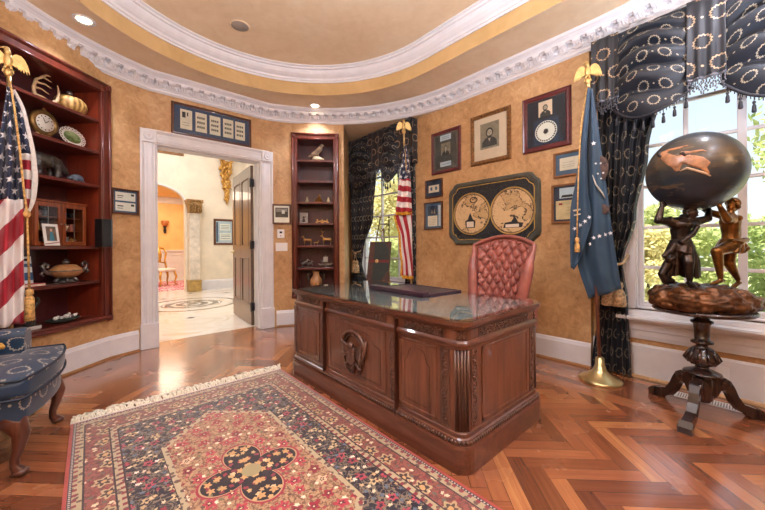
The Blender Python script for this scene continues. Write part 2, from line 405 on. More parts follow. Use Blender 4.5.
# ------------------------------------------------------------ baseboards
BP=[(0,0),(-.026,0),(-.026,.012),(-.018,.02),(-.018,.2),(-.012,.212),(-.008,.228),(0,.24)]
OAK=plain('oak_shoe_moulding','9c7147',.4)
def base(nm,path):
    mb=MB(); mb.sweep(BP,path); mb.mi=1; mb.sweep([(-.018,0),(-.036,0),(-.036,.014),(-.026,.022),(-.018,.022)],path); struct(nm,mb,[M['trim'],OAK])
base('baseboard_left',[(CX0-RW,CY2),(CX0-RW,CY1)]+arc(up,90,B1L,8)[1:]+arc(up,B1R,20.3,5))
base('baseboard_back',arc(up,-20.5,B2L,6)+arc(up,B2R,-45,2)+[(WX,5.1)])
base('baseboard_right',[(PX,3.37),(PX,1.06)])
# ------------------------------------------------------------ camera
cam=bpy.data.objects.new('camera',bpy.data.cameras.new('camera')); COL.objects.link(cam); S.camera=cam
cam.data.sensor_fit='HORIZONTAL'; cam.data.sensor_width=36; cam.data.lens=330/765*36; cam.data.shift_y=-(255-246)/765; cam.data.clip_start=.05
cam.matrix_world=Matrix.Translation((0,0,1.2))@Matrix.Rotation(math.radians(-41.55),4,'Z')@Matrix.Rotation(PI/2,4,'X')@Matrix.Rotation(math.radians(-.4),4,'Z')
# ------------------------------------------------------------ light
w=bpy.data.worlds.new('sky'); S.world=w; w.use_nodes=True; nt=w.node_tree; bg=nt.nodes['Background']
tc=nt.nodes.new('ShaderNodeTexCoord'); sp=nt.nodes.new('ShaderNodeSeparateXYZ'); nt.links.new(tc.outputs['Generated'],sp.inputs[0])
rp=nt.nodes.new('ShaderNodeValToRGB'); nt.links.new(sp.outputs[2],rp.inputs[0]); e=rp.color_ramp.elements; e[0].position=.0; e[0].color=hx('f4f6f8'); e[1].position=.6; e[1].color=hx('c4daf2'); q=e.new(.2); q.color=hx('dfeaf8')
nt.links.new(rp.outputs[0],bg.inputs[0]); bg.inputs[1].default_value=1.4
def lamp(name,kind,loc,power,color='ffffff',rot=(0,0,0),**k):
    l=bpy.data.lights.new(name,kind); l.energy=power; l.color=hx(color)[:3]
    for a,b in k.items(): setattr(l,a,b)
    o=bpy.data.objects.new(name,l); o.location=loc; o.rotation_euler=rot; COL.objects.link(o); return o
lamp('sun','SUN',(0,0,20),12.,'fff1d8',(0,math.radians(-30),math.radians(18)),angle=.01)
for i,(y0,y1,z0,z1) in enumerate((W1,W2)):
    o=lamp('window_portal','AREA',(WX+.17,(y0+y1)/2,(z0+z1)/2),1,rot=(0,math.radians(90),0),shape='RECTANGLE',size=z1-z0,size_y=y1-y0); o.data.cycles.is_portal=True
S.view_settings.view_transform='Standard'; S.view_settings.look='None'; S.view_settings.exposure=-.06; S.view_settings.gamma=1; S.view_settings.use_curve_mapping=False
# recessed downlights: first two are real, the others added unseen as fill
DL=[(-.03,4.03),(2.485,4.28),(3.15,-.1),(2.3,-.85),(1.3,-1.2),(.3,-.85),(-.7,.6),(-.75,2.2)]
dl=None
for i,(x,y) in enumerate(DL):
    if dl is None:
        dl=thing('ceiling_light','x','ceiling light',(x,y,ZL)); mb=MB(); mb.lathe([(.085,0),(.085,-.006),(.066,-.009),(.058,-.003),(.054,.0)],n=28); mb.build('trim_ring',M['trim'],dl)
        m=Mt('lamp_lens'); m.b.inputs['Emission Color'].default_value=hx('ffe2b0'); m.b.inputs['Emission Strength'].default_value=14; M['lens']=m.m
        mb=MB(); mb.lathe([(.0,-.002),(.054,-.002),(.054,.0)],n=28); mb.build('lens',M['lens'],dl); o=dl
    else: o=copytree(dl); o.location=(x,y,ZL)
    o['label']=['round recessed light in the ceiling ring above the left bookcase','round recessed light in the ceiling ring above the narrow bookcase by the door'][i] if i<2 else 'round recessed ceiling light behind the viewer, outside the photo'
    o['group']='recessed ceiling lights'
    lamp('downlight','SPOT',(x,y,ZL-.03),45,'e8edff',spot_size=math.radians(118 if i<2 else 150),spot_blend=.6,shadow_soft_size=.05)
sp_=thing('ceiling_speaker','round grey mesh speaker set in the upper oval ceiling','ceiling speaker',(1.232,3.7,3.6)); mb=MB(); mb.lathe([(.0,-.006),(.085,-.006),(.088,-.004)],n=32); mb.build('grille',plain('speaker_grille','9a9186',.8,var=.1,sc=200),sp_); mb=MB(); mb.lathe([(.088,-.004),(.1,-.008),(.106,-.004),(.106,0)],n=32); mb.build('rim',M['ceil'],sp_)
lamp('added_room_fill','POINT',(1.25,1.1,2.95),95,'e4ecff',shadow_soft_size=.35)  # unseen fill light added to even out the room
for x,y,p_ in ((.15,-.75,90),(2.7,-.7,88),(-.85,1.25,58)): lamp('added_uplight','AREA',(x,y,1.9),p_,'e2ebff',rot=(PI,0,0),shape='DISK',size=.6)  # unseen uplights added to brighten the ceiling
# ------------------------------------------------------------ door casing and door
mb=MB(); x0,x1,xo0,xo1,zt=.614,1.868,.443,2.05,2.45; y=DY
def casprof(w): # across-width profile (t in 0..w, proud)
    return [(0,0),(0,.045),(.018,.05),(.03,.04),(.045,.03),(.06,.034),(.075,.03),(w*.62,.028),(w*.7,.034),(w*.78,.03),(w*.86,.034),(w*.95,.022),(w,.02),(w,0)]
def vpiece(xa,xb,z0,z1,flip):
    w=abs(xb-xa); pts=[((xa+t) if not flip else (xb-t),y-d) for t,d in casprof(w)]
    mb.prism(pts,z0,z1)
vpiece(xo0,x0,.3,zt+.16,False); vpiece(x1,xo1,.3,zt+.16,True)
mb.box((xo0-.008,y-.058,0),(x0+.004,y+.0,.3),.006); mb.box((x1-.004,y-.058,0),(xo1+.008,y+0,.3),.006)
hp=[(zt+.165-t*1.0,y-d) for t,d in casprof(.165)]
mb.prism([(b,a) for a,b in hp],x0-.12,x1+.12,'x')
for cx in ((xo0+x0)/2-.005,(x1+xo1)/2+.005):
    mb.box((cx-.08,y-.052,zt+.005),(cx+.08,y-.0,zt+.16),.006)
    mb.lathe([(.0,-.066),(.012,-.066),(.018,-.058),(.036,-.058),(.044,-.066),(.052,-.05)],(cx,y,zt+.082),24,'y')
mb.box((x0-.03,y,0),(x0,y+.23,zt)); mb.box((x1,y,0),(x1+.03,y+.23,zt)); mb.box((x0-.03,y,zt),(x1+.03,y+.23,zt+.03))
mb.box((x0,y+.05,0),(x0+.012,y+.1,zt)); mb.box((x1-.012,y+.05,0),(x1,y+.1,zt)); mb.box((x0,y+.05,zt-.012),(x1,y+.1,zt))
mb.box((x1-.0145,y+.1,1.17),(x1-.011,y+.14,1.24))
struct('trim_3',mb,M['trim'])
# the leaf, opened into the hall
M['doorw']=woodm('brown_door_wood','4a382f','75604f','z',.3,.4)
dm=Matrix.Translation((1.845,5.06,.012))@Matrix.Rotation(math.radians(84.8),4,'Z')
dr=bpy.data.objects.new('door_1',None); COL.objects.link(dr); dr.matrix_world=dm; dr['kind']='structure'; dr['label']='dark brown panelled door standing open into the hall'; dr['category']='door'
mb=MB(); DW,DH,DT=1.19,2.425,.045
cols=[(.12,.55),(.64,1.07)]; rows=[(.3,1.02),(1.2,2.27)]
mb.box((0,-.012,0),(DW,.012,DH))
for sgn in (-1,1):
    ya,yb=(.008*sgn,.0225*sgn)
    for a,b in ((0,.12),(.55,.64),(1.07,DW)): mb.box((a,ya,0),(b,yb,DH),.003)
    for c0,c1 in cols:
        for a,b in ((0,.3),(1.02,1.2),(2.27,DH)): mb.box((c0,ya,a),(c1,yb,b))
        for a,b in rows:
            mb.box((c0+.05,ya,a+.05),(c1-.05,.017*sgn,b-.05),.006)
            for q in ((c0,a,c0+.022,b),(c1-.022,a,c1,b),(c0,a,c1,a+.022),(c0,b-.022,c1,b)): mb.box((q[0],ya,q[1]),(q[2],.027*sgn,q[3]),.005)
mb.build('panel',M['doorw'],dr)
for z in (.28,1.22,2.16):
    mb=MB(); mb.box((-.006,-.03,z-.06),(.0,.024,z+.06)); mb.tube([(-.012,.028,z-.065),(-.012,.028,z+.065)],.011,10); mb.box((-.05,.026,z-.06),(-.012,.03,z+.06)); mb.build('hinge',M['iron'],dr)
mb=MB()
for s_ in (-1,1):
    mb.lathe([(.03,0),(.03,.008*s_),(.012,.012*s_),(.012,.05*s_)],(1.12,.0225*s_,1.1),16,'y'); mb.tube([(1.12,.068*s_,1.1),(1.06,.07*s_,1.1),(1.0,.066*s_,1.095)],[.011,.01,.007],8)
mb.build('door_handle',M['brass'],dr)
# ------------------------------------------------------------ hall beyond the door
M['hall']=plain('cream_hall_plaster','e6d9c3',.7,var=.04,sc=3); M['orange']=plain('golden_dining_plaster','e8bf7c',.7,var=.05,sc=3)
m=Mt('hall_marble',.12,coat=.3); x,y_,z=m.xyz(m.co()); c=m.co(); f=m.noise(c,1.3,6,.65,1.5)
px=((x+y_)*.7071).md(.9); py=((x-y_)*.7071).md(.9); jt=((px<.006)+(py<.006)).mn(1.)
vein=m.ramp(f,[(.35,'ece0cc'),(.5,'f3ece0'),(.62,'e6d3b6')]); b=m.mix(jt*.35,vein,'b49f80')
dx=x-1.62; dy=y_-7.93; r=(dx*dx+dy*dy).sq(); th=dy.at(dx)
ring=((r-.85).abs()<.035)+((r-.79).abs()<.006); ins=r<.55; pet=((th*8.).sin()*.22+(r*32.).sin()*.55+m.noise(c,14,2)*1.2-.42)>0
ins2=(pet*ins+((r-.55).abs()<.012)+((r-.2).abs()<.012)).mn(1.)
b=m.mix(ring.mn(1.),b,'27303a'); b=m.mix(ins2*.9,b,'3a434b'); m.col(b); M['marble']=m.m
mb=MB(); mb.box((-2.5,5.02,-.12),(3.6,14.3,0)); mb.mi=1
for x,y in ((1.28,6.38),(1.95,9.78),(2.70,9.26),(1.27,9.15)): mb.prism([(x-.07,y),(x,y-.07),(x+.07,y),(x,y+.07)],.0005,.002)
struct('floor_hall',mb,[M['marble'],M['iron']])
mb=MB(); HY0=10.3
pts=[(-2.5,0),(.25,0),(.25,2.4)]+[(1.1-.85*cos(a),2.4+.48*sin(a)) for a in [PI*i/24 for i in range(25)]]+[(1.95,0),(3.6,0),(3.6,4.7),(-2.5,4.7)]
mb.prism([(p[0],p[1]) for p in pts],HY0,HY0+.22,'y'); struct('wall_hall_back',mb,M['hall'])
mb=MB(); mb.box((3.45,5.05,0),(3.6,10.4,4.7)); mb.box((-2.6,5.05,0),(-2.45,10.4,4.7)); mb.box((-2.6,5.05,ZL),(3.6,5.2,4.7)); mb.box((-2.5,5.03,0),(.5,5.1,ZL)); mb.box((2.0,5.03,0),(3.6,5.1,ZL)); struct('wall_hall_sides',mb,M['hall'])
mb=MB(); mb.box((-2.6,5.0,4.7),(3.6,10.6,4.8)); struct('ceiling_hall',mb,M['plaster'])
mb=MB(); mb.sweep([(0,0),(.03,0),(.03,.2),(.02,.25),(0,.27)][::-1],[(3.45,HY0),(2.28,HY0)]); struct('baseboard_hall',mb,M['trim'])
mb=MB(); a=[(1.1-.85*cos(t),2.4+.48*sin(t)) for t in [PI*i/24 for i in range(25)]]
mb.tube([(x,HY0-.005,z) for x,z in a],.02,6); struct('trim_4',mb,M['trim'])
# dining room past the arch
mb=MB(); mb.box((-.6,14.,1.1),(3.6,14.1,3.3)); mb.box((3.5,10.52,0),(3.6,14,3.3)); mb.box((-.7,10.5,0),(-.6,14,3.3)); struct('wall_dining',mb,M['orange'])
mb=MB(); mb.box((-.6,13.97,0),(3.6,14.1,1.06)); mb.box((-.6,13.93,1.06),(3.6,14.1,1.11)); mb.box((-.6,13.95,0),(3.6,14,.2))
for i in range(5):
    xx=-.4+i*.8
    for q in ((xx,.3,xx+.62,.33),(xx,.92,xx+.62,.95),(xx,.3,xx+.03,.95),(xx+.59,.3,xx+.62,.95)): mb.box((q[0],13.955,q[1]),(q[2],13.98,q[3]))
struct('trim_5',mb,M['trim'])
mb=MB(); mb.sweep([(0,2.78),(-.03,2.8),(-.05,2.86),(-.12,2.95),(-.14,3.0),(0,3.0)],[(-.6,14.),(3.5,14.)]); struct('trim_6',mb,M['trim'])
mb=MB(); mb.box((-.7,10.5,3.0),(3.6,14.1,3.1)); struct('ceiling_dining',mb,M['orange'])
# column with gilded capital
co=thing('hall_column','pale marble pilaster with carved gilt capital beside the hall archway','column',(2.125,10.17,0))
mb=MB(); mb.box((-.155,-.16,0),(.155,.12,.27),.008); mb.box((-.165,-.17,.27),(.165,.12,.31),.008); mb.build('base',plain('ochre_stone','a98a4e',.5,var=.15),co)
mb=MB(); mb.box((-.13,-.13,.31),(.13,.12,2.14),.012); mb.build('shaft',plain('pale_veined_marble','cfc3b2',.35,var=.12,sc=5),co)
mb=MB(); mb.prism([(-.13,2.14),(.13,2.14),(.15,2.3),(.2,2.46),(-.2,2.46),(-.15,2.3)],-.16,.12,'y'); mb.box((-.2,-.2,2.45),(.2,.12,2.49),.006)
for r_,z,nl in ((.14,2.2,5),(.165,2.31,4)):
    for i in range(nl):
        xx=-.14+.28*i/(nl-1); mb.tube([(xx,-.15,z-.06),(xx,-.19,z),(xx,-.215,z+.05),(xx,-.23,z+.03)],[.03,.034,.022,.01],6)
for s_ in (-1,1): mb.tube([(s_*(.16+.035*cos(t)*(1-t/12)),-.19,2.41+.035*sin(t)*(1-t/12)) for t in [k*.5 for k in range(16)]],.014,6)
mb.build('capital',plain('gilt_plaster','8d6e45',.45,.3,.5,30,.3),co)
# gilded wall ornament
M['goldo']=plain('worn_gilding','a67c3c',.4,.5,.45,22,.3)
go=thing('wall_ornament','tall tapering gilded carved bracket on the cream hall wall','wall ornament',(2.99,10.3,0)); mb=MB()
for k in range(26):
    t=k/25; z=3.72-1.2*t; w_=.17*(1-t)**.7+.03
    for j in range(3): mb.ell((R.uniform(-w_,w_),-.05-.06*R.random()*(1-t),z+R.uniform(-.03,.03)),(.05*(1-t*.5),.05,.05),8,6)
mb.prism([(-.15,3.72),(.15,3.72),(.11,3.3),(.05,2.8),(0,2.5),(-.05,2.8),(-.11,3.3)],-.05,0,'y'); mb.build('carving',M['goldo'],go,remesh=.018,smooth=1)
sc_=thing('wall_sconce','small bronze wall sconce on the golden dining room wall','wall lamp',(2.0,14.,0)); mb=MB(); mb.lathe([(.0,1.69),(.03,1.72),(.05,1.8),(.03,1.9),(.06,1.96)],(0,-.06,0),12); mb.build('bracket',M['iron'],sc_)
mb=MB(); mb.lathe([(.06,1.96),(.1,2.02),(.12,2.15)],(0,-.1,0),14); mb.build('lamp_shade',plain('amber_glass','b96a34',.4,var=.2),sc_)
# dining carpet + gilt chair
m=Mt('red_carpet',.9); f=m.vor(m.co(),9,out='Color'); g=m.noise(m.co(),16,2); m.col(m.ramp(g,[(.42,'b5405e'),(.5,'d9a4a8'),(.58,'efe3da')],True)); mb=MB(); mb.box((.4,10.8,0),(3.4,13.7,.012)); o=mb.build('carpet',m.m); tag(o,'rose red patterned carpet in the dining room past the archway','carpet')
ch=thing('dining_chair','gilt curved-back dining chair seen through the archway','chair',(1.72,12.2,.03),math.radians(20)); cz=1.; M['gilt']=plain('gilt_wood','c9963f',.35,.5,.2)
mb=MB(); mb.box((-.24,-.24,.42),(.24,.24,.52),.03); mb.build('seat',plain('cream_upholstery','e2d6c6',.8),ch)
for i,(sx,sy) in enumerate(((-1,-1),(1,-1),(-1,1),(1,1))): mb=MB(); mb.tube([(sx*.2,sy*.2,.42),(sx*.24,sy*.24,.25),(sx*.2,sy*.21,.1),(sx*.24,sy*.24,0)],[.035,.03,.02,.028],8); mb.build('leg',M['gilt'],ch)
mb=MB()
for s_ in (-1,1): mb.tube([(s_*.2,.22,.48),(s_*.16,.26,.75),(s_*.22,.3,1.0),(s_*.17,.34,1.14)],[.03,.025,.03,.022],8)
mb.tube([(-.17,.34,1.13),(0,.35,1.19),(.17,.34,1.13)],.028,8); mb.tube([(-.19,.27,.68),(0,.28,.72),(.19,.27,.68)],.022,8); mb.tube([(0,.27,.7),(0.02,.3,.95),(0,.35,1.18)],[.05,.07,.04],8); mb.build('backrest',M['gilt'],ch)
# ------------------------------------------------------------ windows
def window(i,y0,y1,z0,z1,vs,hs,thickv=()):
    T=Matrix.Translation((WX,0,0)); mb=MB()
    for a,b,c,d in ((y0-.09,z0,y0,z1+.1),(y1,z0,y1+.09,z1+.1),(y0+.001,z1,y1-.001,z1+.1)): mb.box((-.028,a,b),(.02,c,d),.004)
    for a,b,c,d in ((y0-.092,z0+.002,y0-.06,z1+.102),(y1+.06,z0+.002,y1+.092,z1+.102)): mb.box((-.04,a,b),(-.02,c,d),.005)
    mb.box((0.,y0-.01,z0),(.165,y0+.012,z1)); mb.box((0.,y1-.012,z0),(.165,y1+.01,z1)); mb.box((0.,y0,z1-.012),(.165,y1,z1+.01)); mb.box((0,y0,z0-.01),(.165,y1,z0+.012))
    wn_=mb.build('window_%d'%i,M['trim'],kind='structure',matrix=T)
    mb=MB(); q=.035
    for a,b,c,d in ((y0,z0,y0+.045,z1),(y1-.045,z0,y1,z1),(y0+.046,z0,y1-.046,z0+.06),(y0+.046,z1-.045,y1-.046,z1)): mb.box((.06,a,b),(.105,c,d),.004)
    for v in vs: 
        w_=.026 if v in thickv else .016; mb.box((.062,v-w_,z0+.05),(.103,v+w_,z1-.04),.004)
    for h in hs: mb.box((.066,y0+.03,h-.014),(.099,y1-.03,h+.014),.004)
    mb.build('window_frame',M['trim'],wn_)
    mb=MB(); mb.box((.08,y0+.01,z0+.01),(.084,y1-.01,z1-.01)); mb.build('window_glass',M['glass'],wn_)
    mb=MB(); mb.sweep([(0,z0-.27),(-.02,z0-.27),(-.026,z0-.235),(-.03,z0-.19),(-.04,z0-.185),(-.04,z0-.13),(-.06,z0-.12),(-.07,z0-.095),(-.115,z0-.09),(-.12,z0-.075),(-.115,z0-.06),(-.03,z0-.055),(-.028,z0-.03),(0.1,z0-.028),(.1,z0-.0),(.1,z0-.27)],[(0,y1+.13),(0,y0-.13)]) if False else None
    pr_=[(0,z0-.27),(-.02,z0-.27),(-.028,z0-.235),(-.03,z0-.19),(-.042,z0-.185),(-.044,z0-.13),(-.06,z0-.12),(-.066,z0-.1),(-.11,z0-.092),(-.115,z0-.075),(-.11,z0-.06),(-.05,z0-.055),(-.04,z0-.02),(0,z0-.012)]
    mb.prism(pr_,y0-.13,y1+.13,'y'); mb.build('window_sill',M['trim'],wn_)
window(1,*W1,[3.87,4.28],[.99,1.35,1.72,2.085,2.4],()); window(2,*W2,[.385,.062,-.26,-.60],[.99,1.35,1.72,2.085,2.42],(.062,-.60))
mb=MB(); mb.prism([(WX,0),(WX-.022,0),(WX-.022,.285),(WX-.012,.298),(WX,.302)],-1.6,1.06,'y'); mb.mi=1; mb.prism([(WX-.022,0),(WX-.04,0),(WX-.038,.012),(WX-.03,.022),(WX-.022,.024)],-1.6,1.06,'y'); struct('baseboard_window',mb,[M['trim'],M['gold'] if 0 else M['wall']])
# ------------------------------------------------------------ outside
m=Mt('lawn',.9); f=m.noise(m.co(),3,5); m.col(m.ramp(f,[(.3,'a3ab78'),(.7,'c4c79a')])); mb=MB(); mb.box((3.95,-30,-.75),(60,40,-.6)); struct('ground_lawn',mb,m.m)
mb=MB(); mb.box((5.,-30,-.6),(8.6,5.,-.585)); struct('ground_driveway',mb,plain('pale_concrete','e9e4dc',.8,var=.05))
LEAF=[]
for k,(a,b) in enumerate((('a3b06a','d3d79f'),('8ea35f','bfcb8c'),('c4bb78','e6dcae'))):
    m=Mt('leaf_green_%d'%k,.6); oi=m.n('ShaderNodeObjectInfo'); f=m.noise(m.co(),2.5,3); m.col(m.ramp(f,[(.3,a),(.7,b)])); m.b.inputs['Transmission Weight'].default_value=0
    tr=m.n('ShaderNodeBsdfTranslucent'); m.nt.links.new(m.b.inputs['Base Color'].links[0].from_socket,tr.inputs[0]); ms=m.n('ShaderNodeMixShader'); ms.inputs[0].default_value=.35; m.nt.links.new(m.b.outputs[0],ms.inputs[1]); m.nt.links.new(tr.outputs[0],ms.inputs[2]); m.nt.links.new(ms.outputs[0],m.out.inputs[0]); LEAF.append(m.m)
M['bark']=plain('grey_bark','6a5a48',.9,var=.25,sc=20)
def leaves(mb,c,r,n,s,rr):
    for i in range(n):
        d=Vector((rr.gauss(0,1),rr.gauss(0,1),rr.gauss(0,1))).normalized(); q=rr.random()**.45
        p=Vector(c)+V(d.x*r[0],d.y*r[1],d.z*r[2])*q; a=Vector((rr.gauss(0,1),rr.gauss(0,1),rr.gauss(0,1))).normalized(); b=a.orthogonal().normalized(); ss=s*rr.uniform(.6,1.3)
        mb.f([mb.v(p-a*ss),mb.v(p+b*ss*.45),mb.v(p+a*ss),mb.v(p-b*ss*.45)])
def tree(nm,label,cat,x,y,h,w_,n,s,lm,trunk=True,low=.35,group=None):
    rr=random.Random(int(x*31+y*17)); t=thing(nm,label,cat,(x,y,-.6),0,group); mb=MB()
    for k in range(9):
        a=rr.random()*2*PI; q=rr.random()**.6; z=h*(low+(1-low)*rr.random()); f_=1-.5*abs((z/h-low)/(1-low)-.4)
        leaves(mb,(cos(a)*q*w_*.6*f_,sin(a)*q*w_*.6*f_,z*.92),(w_*.45,w_*.45,h*.16),n//9,s,rr)
    mb.build('crown' if trunk else 'foliage',lm,t); mb=MB()
    mb.tube([(0,0,-.1),(.05,.03,h*.3),(0,0,h*.75)],[.05*h/3,.035*h/3,.012*h/3],8)
    for k in range(5):
        a=k*1.3; mb.tube([(0,0,h*(.3+.08*k)),(cos(a)*w_*.3,sin(a)*w_*.3,h*(.5+.08*k))],[.02*h/3,.006*h/3],6)
    mb.build('trunk' if trunk else 'stems',M['bark'],t); return t
tree('shrub','yellowish rounded shrub outside, left of the two statue figures','shrub',9.6,1.62,2.25,1.0,4200,.07,LEAF[2],False,.1)
tree('shrub','pale green shrub outside between the two statue figures','shrub',12.6,1.15,2.3,1.1,4200,.08,LEAF[0],False,.1)
tree('shrub','green shrub outside, low behind the right statue figure','shrub',10.2,-.25,2.3,1.1,4200,.07,LEAF[1],False,.1)
tree('tree','distant pale tree outside at the left edge of the big window','tree',19,4.2,3.9,1.9,5000,.11,LEAF[1],True,.15)
tree('tree','distant tree outside behind the bronze globe','tree',24,3.4,4.0,1.5,5000,.12,LEAF[0],True,.15)
tree('tree','far tree outside at the right end of the big window','tree',15,-1.7,3.7,1.5,5000,.11,LEAF[0],True,.15)
tree('tree','leafy tree outside filling the upper right panes of the big window','tree',7.6,-1.15,5.2,1.5,5200,.07,LEAF[1],True,.42)
tree('tree','bright yellow-green tree outside the rear window, behind the easel','tree',7.4,8.3,4.6,1.5,6500,.07,LEAF[2],True,.2)
tree('tree','light green tree outside the rear window, behind the flag','tree',11.4,11.1,5.4,1.6,6500,.08,LEAF[0],True,.2)
tree('shrub','low green shrub outside under the rear window','shrub',6.0,6.2,1.9,.9,4000,.06,LEAF[0],False,.1)
lamp('hall_fill_light','AREA',(1.0,7.6,4.65),205,'f4f4fa',shape='DISK',size=3.6); lamp('dining_fill_light','AREA',(1.6,12.2,2.97),90,'ffeed6',shape='DISK',size=2.4)  # unseen area lights added to brighten the hall and dining room
# ------------------------------------------------------------ carving helpers (relief ornament as real geometry)
def spiral(mb,cx,cz,r,a0,turns,dirn,rad,y=.004,n=16):
    pts=[];rr=[]
    for k in range(n+1):
        t=k/n; q=r*(1-.78*t); a=a0+dirn*turns*2*PI*t; pts.append((cx+q*cos(a),y+.004*t,cz+q*sin(a))); rr.append(rad*(1-.35*t))
    mb.tube(pts,rr,5)
def foliage_v(mb,cx,z0,z1,w):
    n=max(2,int(round((z1-z0)/(w*.95)))); h=(z1-z0)/n
    for i in range(n):
        z=z0+h*(i+.5); s=1 if i%2 else -1
        spiral(mb,cx+s*w*.1,z,w*.36,PI/2 if s>0 else PI/2,1.25,s,w*.085)
        mb.ell((cx-s*w*.3,.005,z+h*.3),(w*.1,.006,h*.2),6,5); mb.ell((cx+s*w*.3,.005,z-h*.36),(w*.09,.006,h*.16),6,5); mb.ell((cx+s*w*.1,.008,z),(w*.1,.006,w*.1),6,5)
def foliage_h(mb,x0,x1,cz,h):
    n=max(2,int(round((x1-x0)/(h*1.02)))); w=(x1-x0)/n
    for i in range(n):
        x=x0+w*(i+.5); s=1 if i%2 else -1
        spiral(mb,x,cz+s*h*.06,h*.38,PI if True else 0,1.3,s,h*.08,n=18)
        mb.ell((x,.008,cz+s*h*.06),(h*.1,.007,h*.1),6,5)
        for q in (-1,1):
            mb.ell((x+q*w*.42,.005,cz-s*h*.3),(w*.16,.006,h*.12),6,5,Matrix.Rotation(q*s*.6,3,'Y')); mb.ell((x+q*w*.3,.005,cz+q*s*h*.36),(w*.12,.006,h*.08),6,5)
# ------------------------------------------------------------ built-in bookcases
def bookcase(label,PL,PR,z0,z1,shelves,stile,depth,rail=.1):
    PL=Vector(PL);PR=Vector(PR); u=(PR-PL).normalized(); out=V(-u.y,u.x); L_=(PR-PL).length
    t=thing('bookcase',label,'bookcase',matrix=frameM((PL.x,PL.y,0),(u.x,u.y,0),(out.x,out.y,0)))
    def P(nm,m,fn):
        mb=MB(); fn(mb); return mb.build(nm,m,t)
    zi0,zi1=z0+.05,z1-rail
    P('back_panel',M['mahogback'],lambda b:b.box((stile-.02,depth-.02,z0),(L_-stile+.02,depth,z1-.02)))
    for x in (stile-.025,L_-stile+.003): P('side_panel',M['redwood'],lambda b:b.box((x,.02,z0+.02),(x+.022,depth-.02,z1-.03)))
    P('top_panel',M['mahogx'],lambda b:b.box((stile-.02,.02,zi1),(L_-stile+.02,depth-.02,zi1+.02)))
    P('bottom_panel',M['mahogx'],lambda b:b.box((stile-.02,-.01,z0+.02),(L_-stile+.02,depth-.02,zi0)))
    def fr(b):
        for xa,xb in ((-.012,stile),(L_-stile,L_+.012)):
            b.box((xa,-.022,z0),(xb,.02,z1),.004)
        b.box((stile,-.022,z1-rail),(L_-stile,.02,z1),.004); b.box((stile,-.022,z0),(L_-stile,.02,z0+.045),.004)
        for xa,sg in ((0,1),(L_,-1)):   # stepped outer moulding
            b.tube([(xa+sg*.005,-.026,z0+.03),(xa+sg*.005,-.026,z1-.05)],.014,8); b.tube([(xa+sg*(stile-.016),-.026,z0+.05),(xa+sg*(stile-.016),-.026,z1-rail+.012)],.009,8)
        b.tube([(.03,-.026,z1-.008),(L_-.03,-.026,z1-.008)],.014,8); b.tube([(stile-.02,-.026,z1-rail+.012),(L_-stile+.02,-.026,z1-rail+.012)],.009,8); b.tube([(.03,-.026,z0+.014),(L_-.03,-.026,z0+.014)],.016,8)
        b.box((-.016,-.03,z1-.03),(L_+.016,-.0,z1+.012),.006)
    P('face_frame',M['mahog'],fr)
    for x in (.0,L_):
        for z in (z1-.035,z0+.02):
            mb=MB(); sg=1 if x==0 else -1; mb.box((x-.014 if sg>0 else x-.05,-.034,z-.035),(x+.05 if sg>0 else x+.014,-.02,z+.035),.004); mb.lathe([(0,-.046),(.008,-.046),(.012,-.04),(.02,-.044),(.026,-.034)],(x+sg*.018,0,z),14,'y'); mb.build('corner_block',M['mahog'],t)
    for z in shelves:
        mb=MB(); mb.box((stile-.02,.018,z-.026),(L_-stile+.02,depth-.02,z)); mb.box((stile-.002,.004,z-.03),(L_-stile+.002,.03,z+.002),.005); mb.build('shelf',M['mahogx'],t)
    return t
BC1=bookcase('wide dark mahogany bookcase built into the left wall, holding sculptures and a glass cabinet',up(B1L),up(B1R-.4),.43,2.95,[.86,1.22,1.86,2.215,2.55],.1,.4)
BC2=bookcase('tall narrow dark mahogany bookcase between the doorway and the rear window',up(B2L),up(B2R),.43,2.925,[.87,1.215,1.56,1.885,2.21,2.53],.075,.34,.09)
# ------------------------------------------------------------ desk
M['desk']=woodm('desk_mahogany','4f2b1f','87563f','z',.3,.6); M['deskx']=woodm('desk_mahogany_y','4a281d','7c4c38','y',.3,.6); M['deskdark']=woodm('desk_carving','3a231b','775040','z',.3,.4)
M['inlay']=plain('dark_inlay','452419',.35,var=.1)
dk=thing('desk','large carved mahogany presidential desk with glass top standing beside the rug','desk',(0,0,0))
X0,X1,Y0,Y1=1.425,2.385,.985,2.955; CT=.075
def foot(i,c=CT): return [(X0+i+c,Y0+i),(X1-i-c,Y0+i),(X1-i,Y0+i+c),(X1-i,Y1-i-c),(X1-i-c,Y1-i),(X0+i+c,Y1-i),(X0+i,Y1-i-c),(X0+i,Y0+i+c)]
def rcut(i,c,n=5): # rounded canted corners
    out=[]; 
    for (cx,cy,a) in ((X1-i-c,Y0+i+c,-PI/2),(X1-i-c,Y1-i-c,0),(X0+i+c,Y1-i-c,PI/2),(X0+i+c,Y0+i+c,PI)):
        for k in range(n+1): out.append((cx+c*cos(a+PI/2*k/n),cy+c*sin(a+PI/2*k/n)))
    return out
mb=MB(); mb.prism(rcut(.035,.075),.18,.77); mb.build('carcase',M['desk'],dk)
mb=MB(); mb.sweep([(0,0),(0,.125),(-.006,.14),(-.016,.145),(-.02,.16),(-.014,.172),(-.024,.178),(-.03,.198),(-.036,.205)][::-1] if False else [(.0,.0),(.0,.13),(.006,.142),(.016,.146),(.018,.17),(.028,.176),(.03,.196),(.04,.204)],rcut(0,.085),closed=True)
mb.f([mb.v((x,y,.0)) for x,y in rcut(0,.085)]); mb.build('plinth',M['deskx'],dk)
mb=MB(); mb.prism(rcut(.0,.085,6),.775,.797); mb.sweep([(.03,.745),(.022,.755),(.022,.764),(.01,.77),(.006,.778),(0,.782)],rcut(0,.085),closed=True); mb.build('top',M['deskx'],dk)
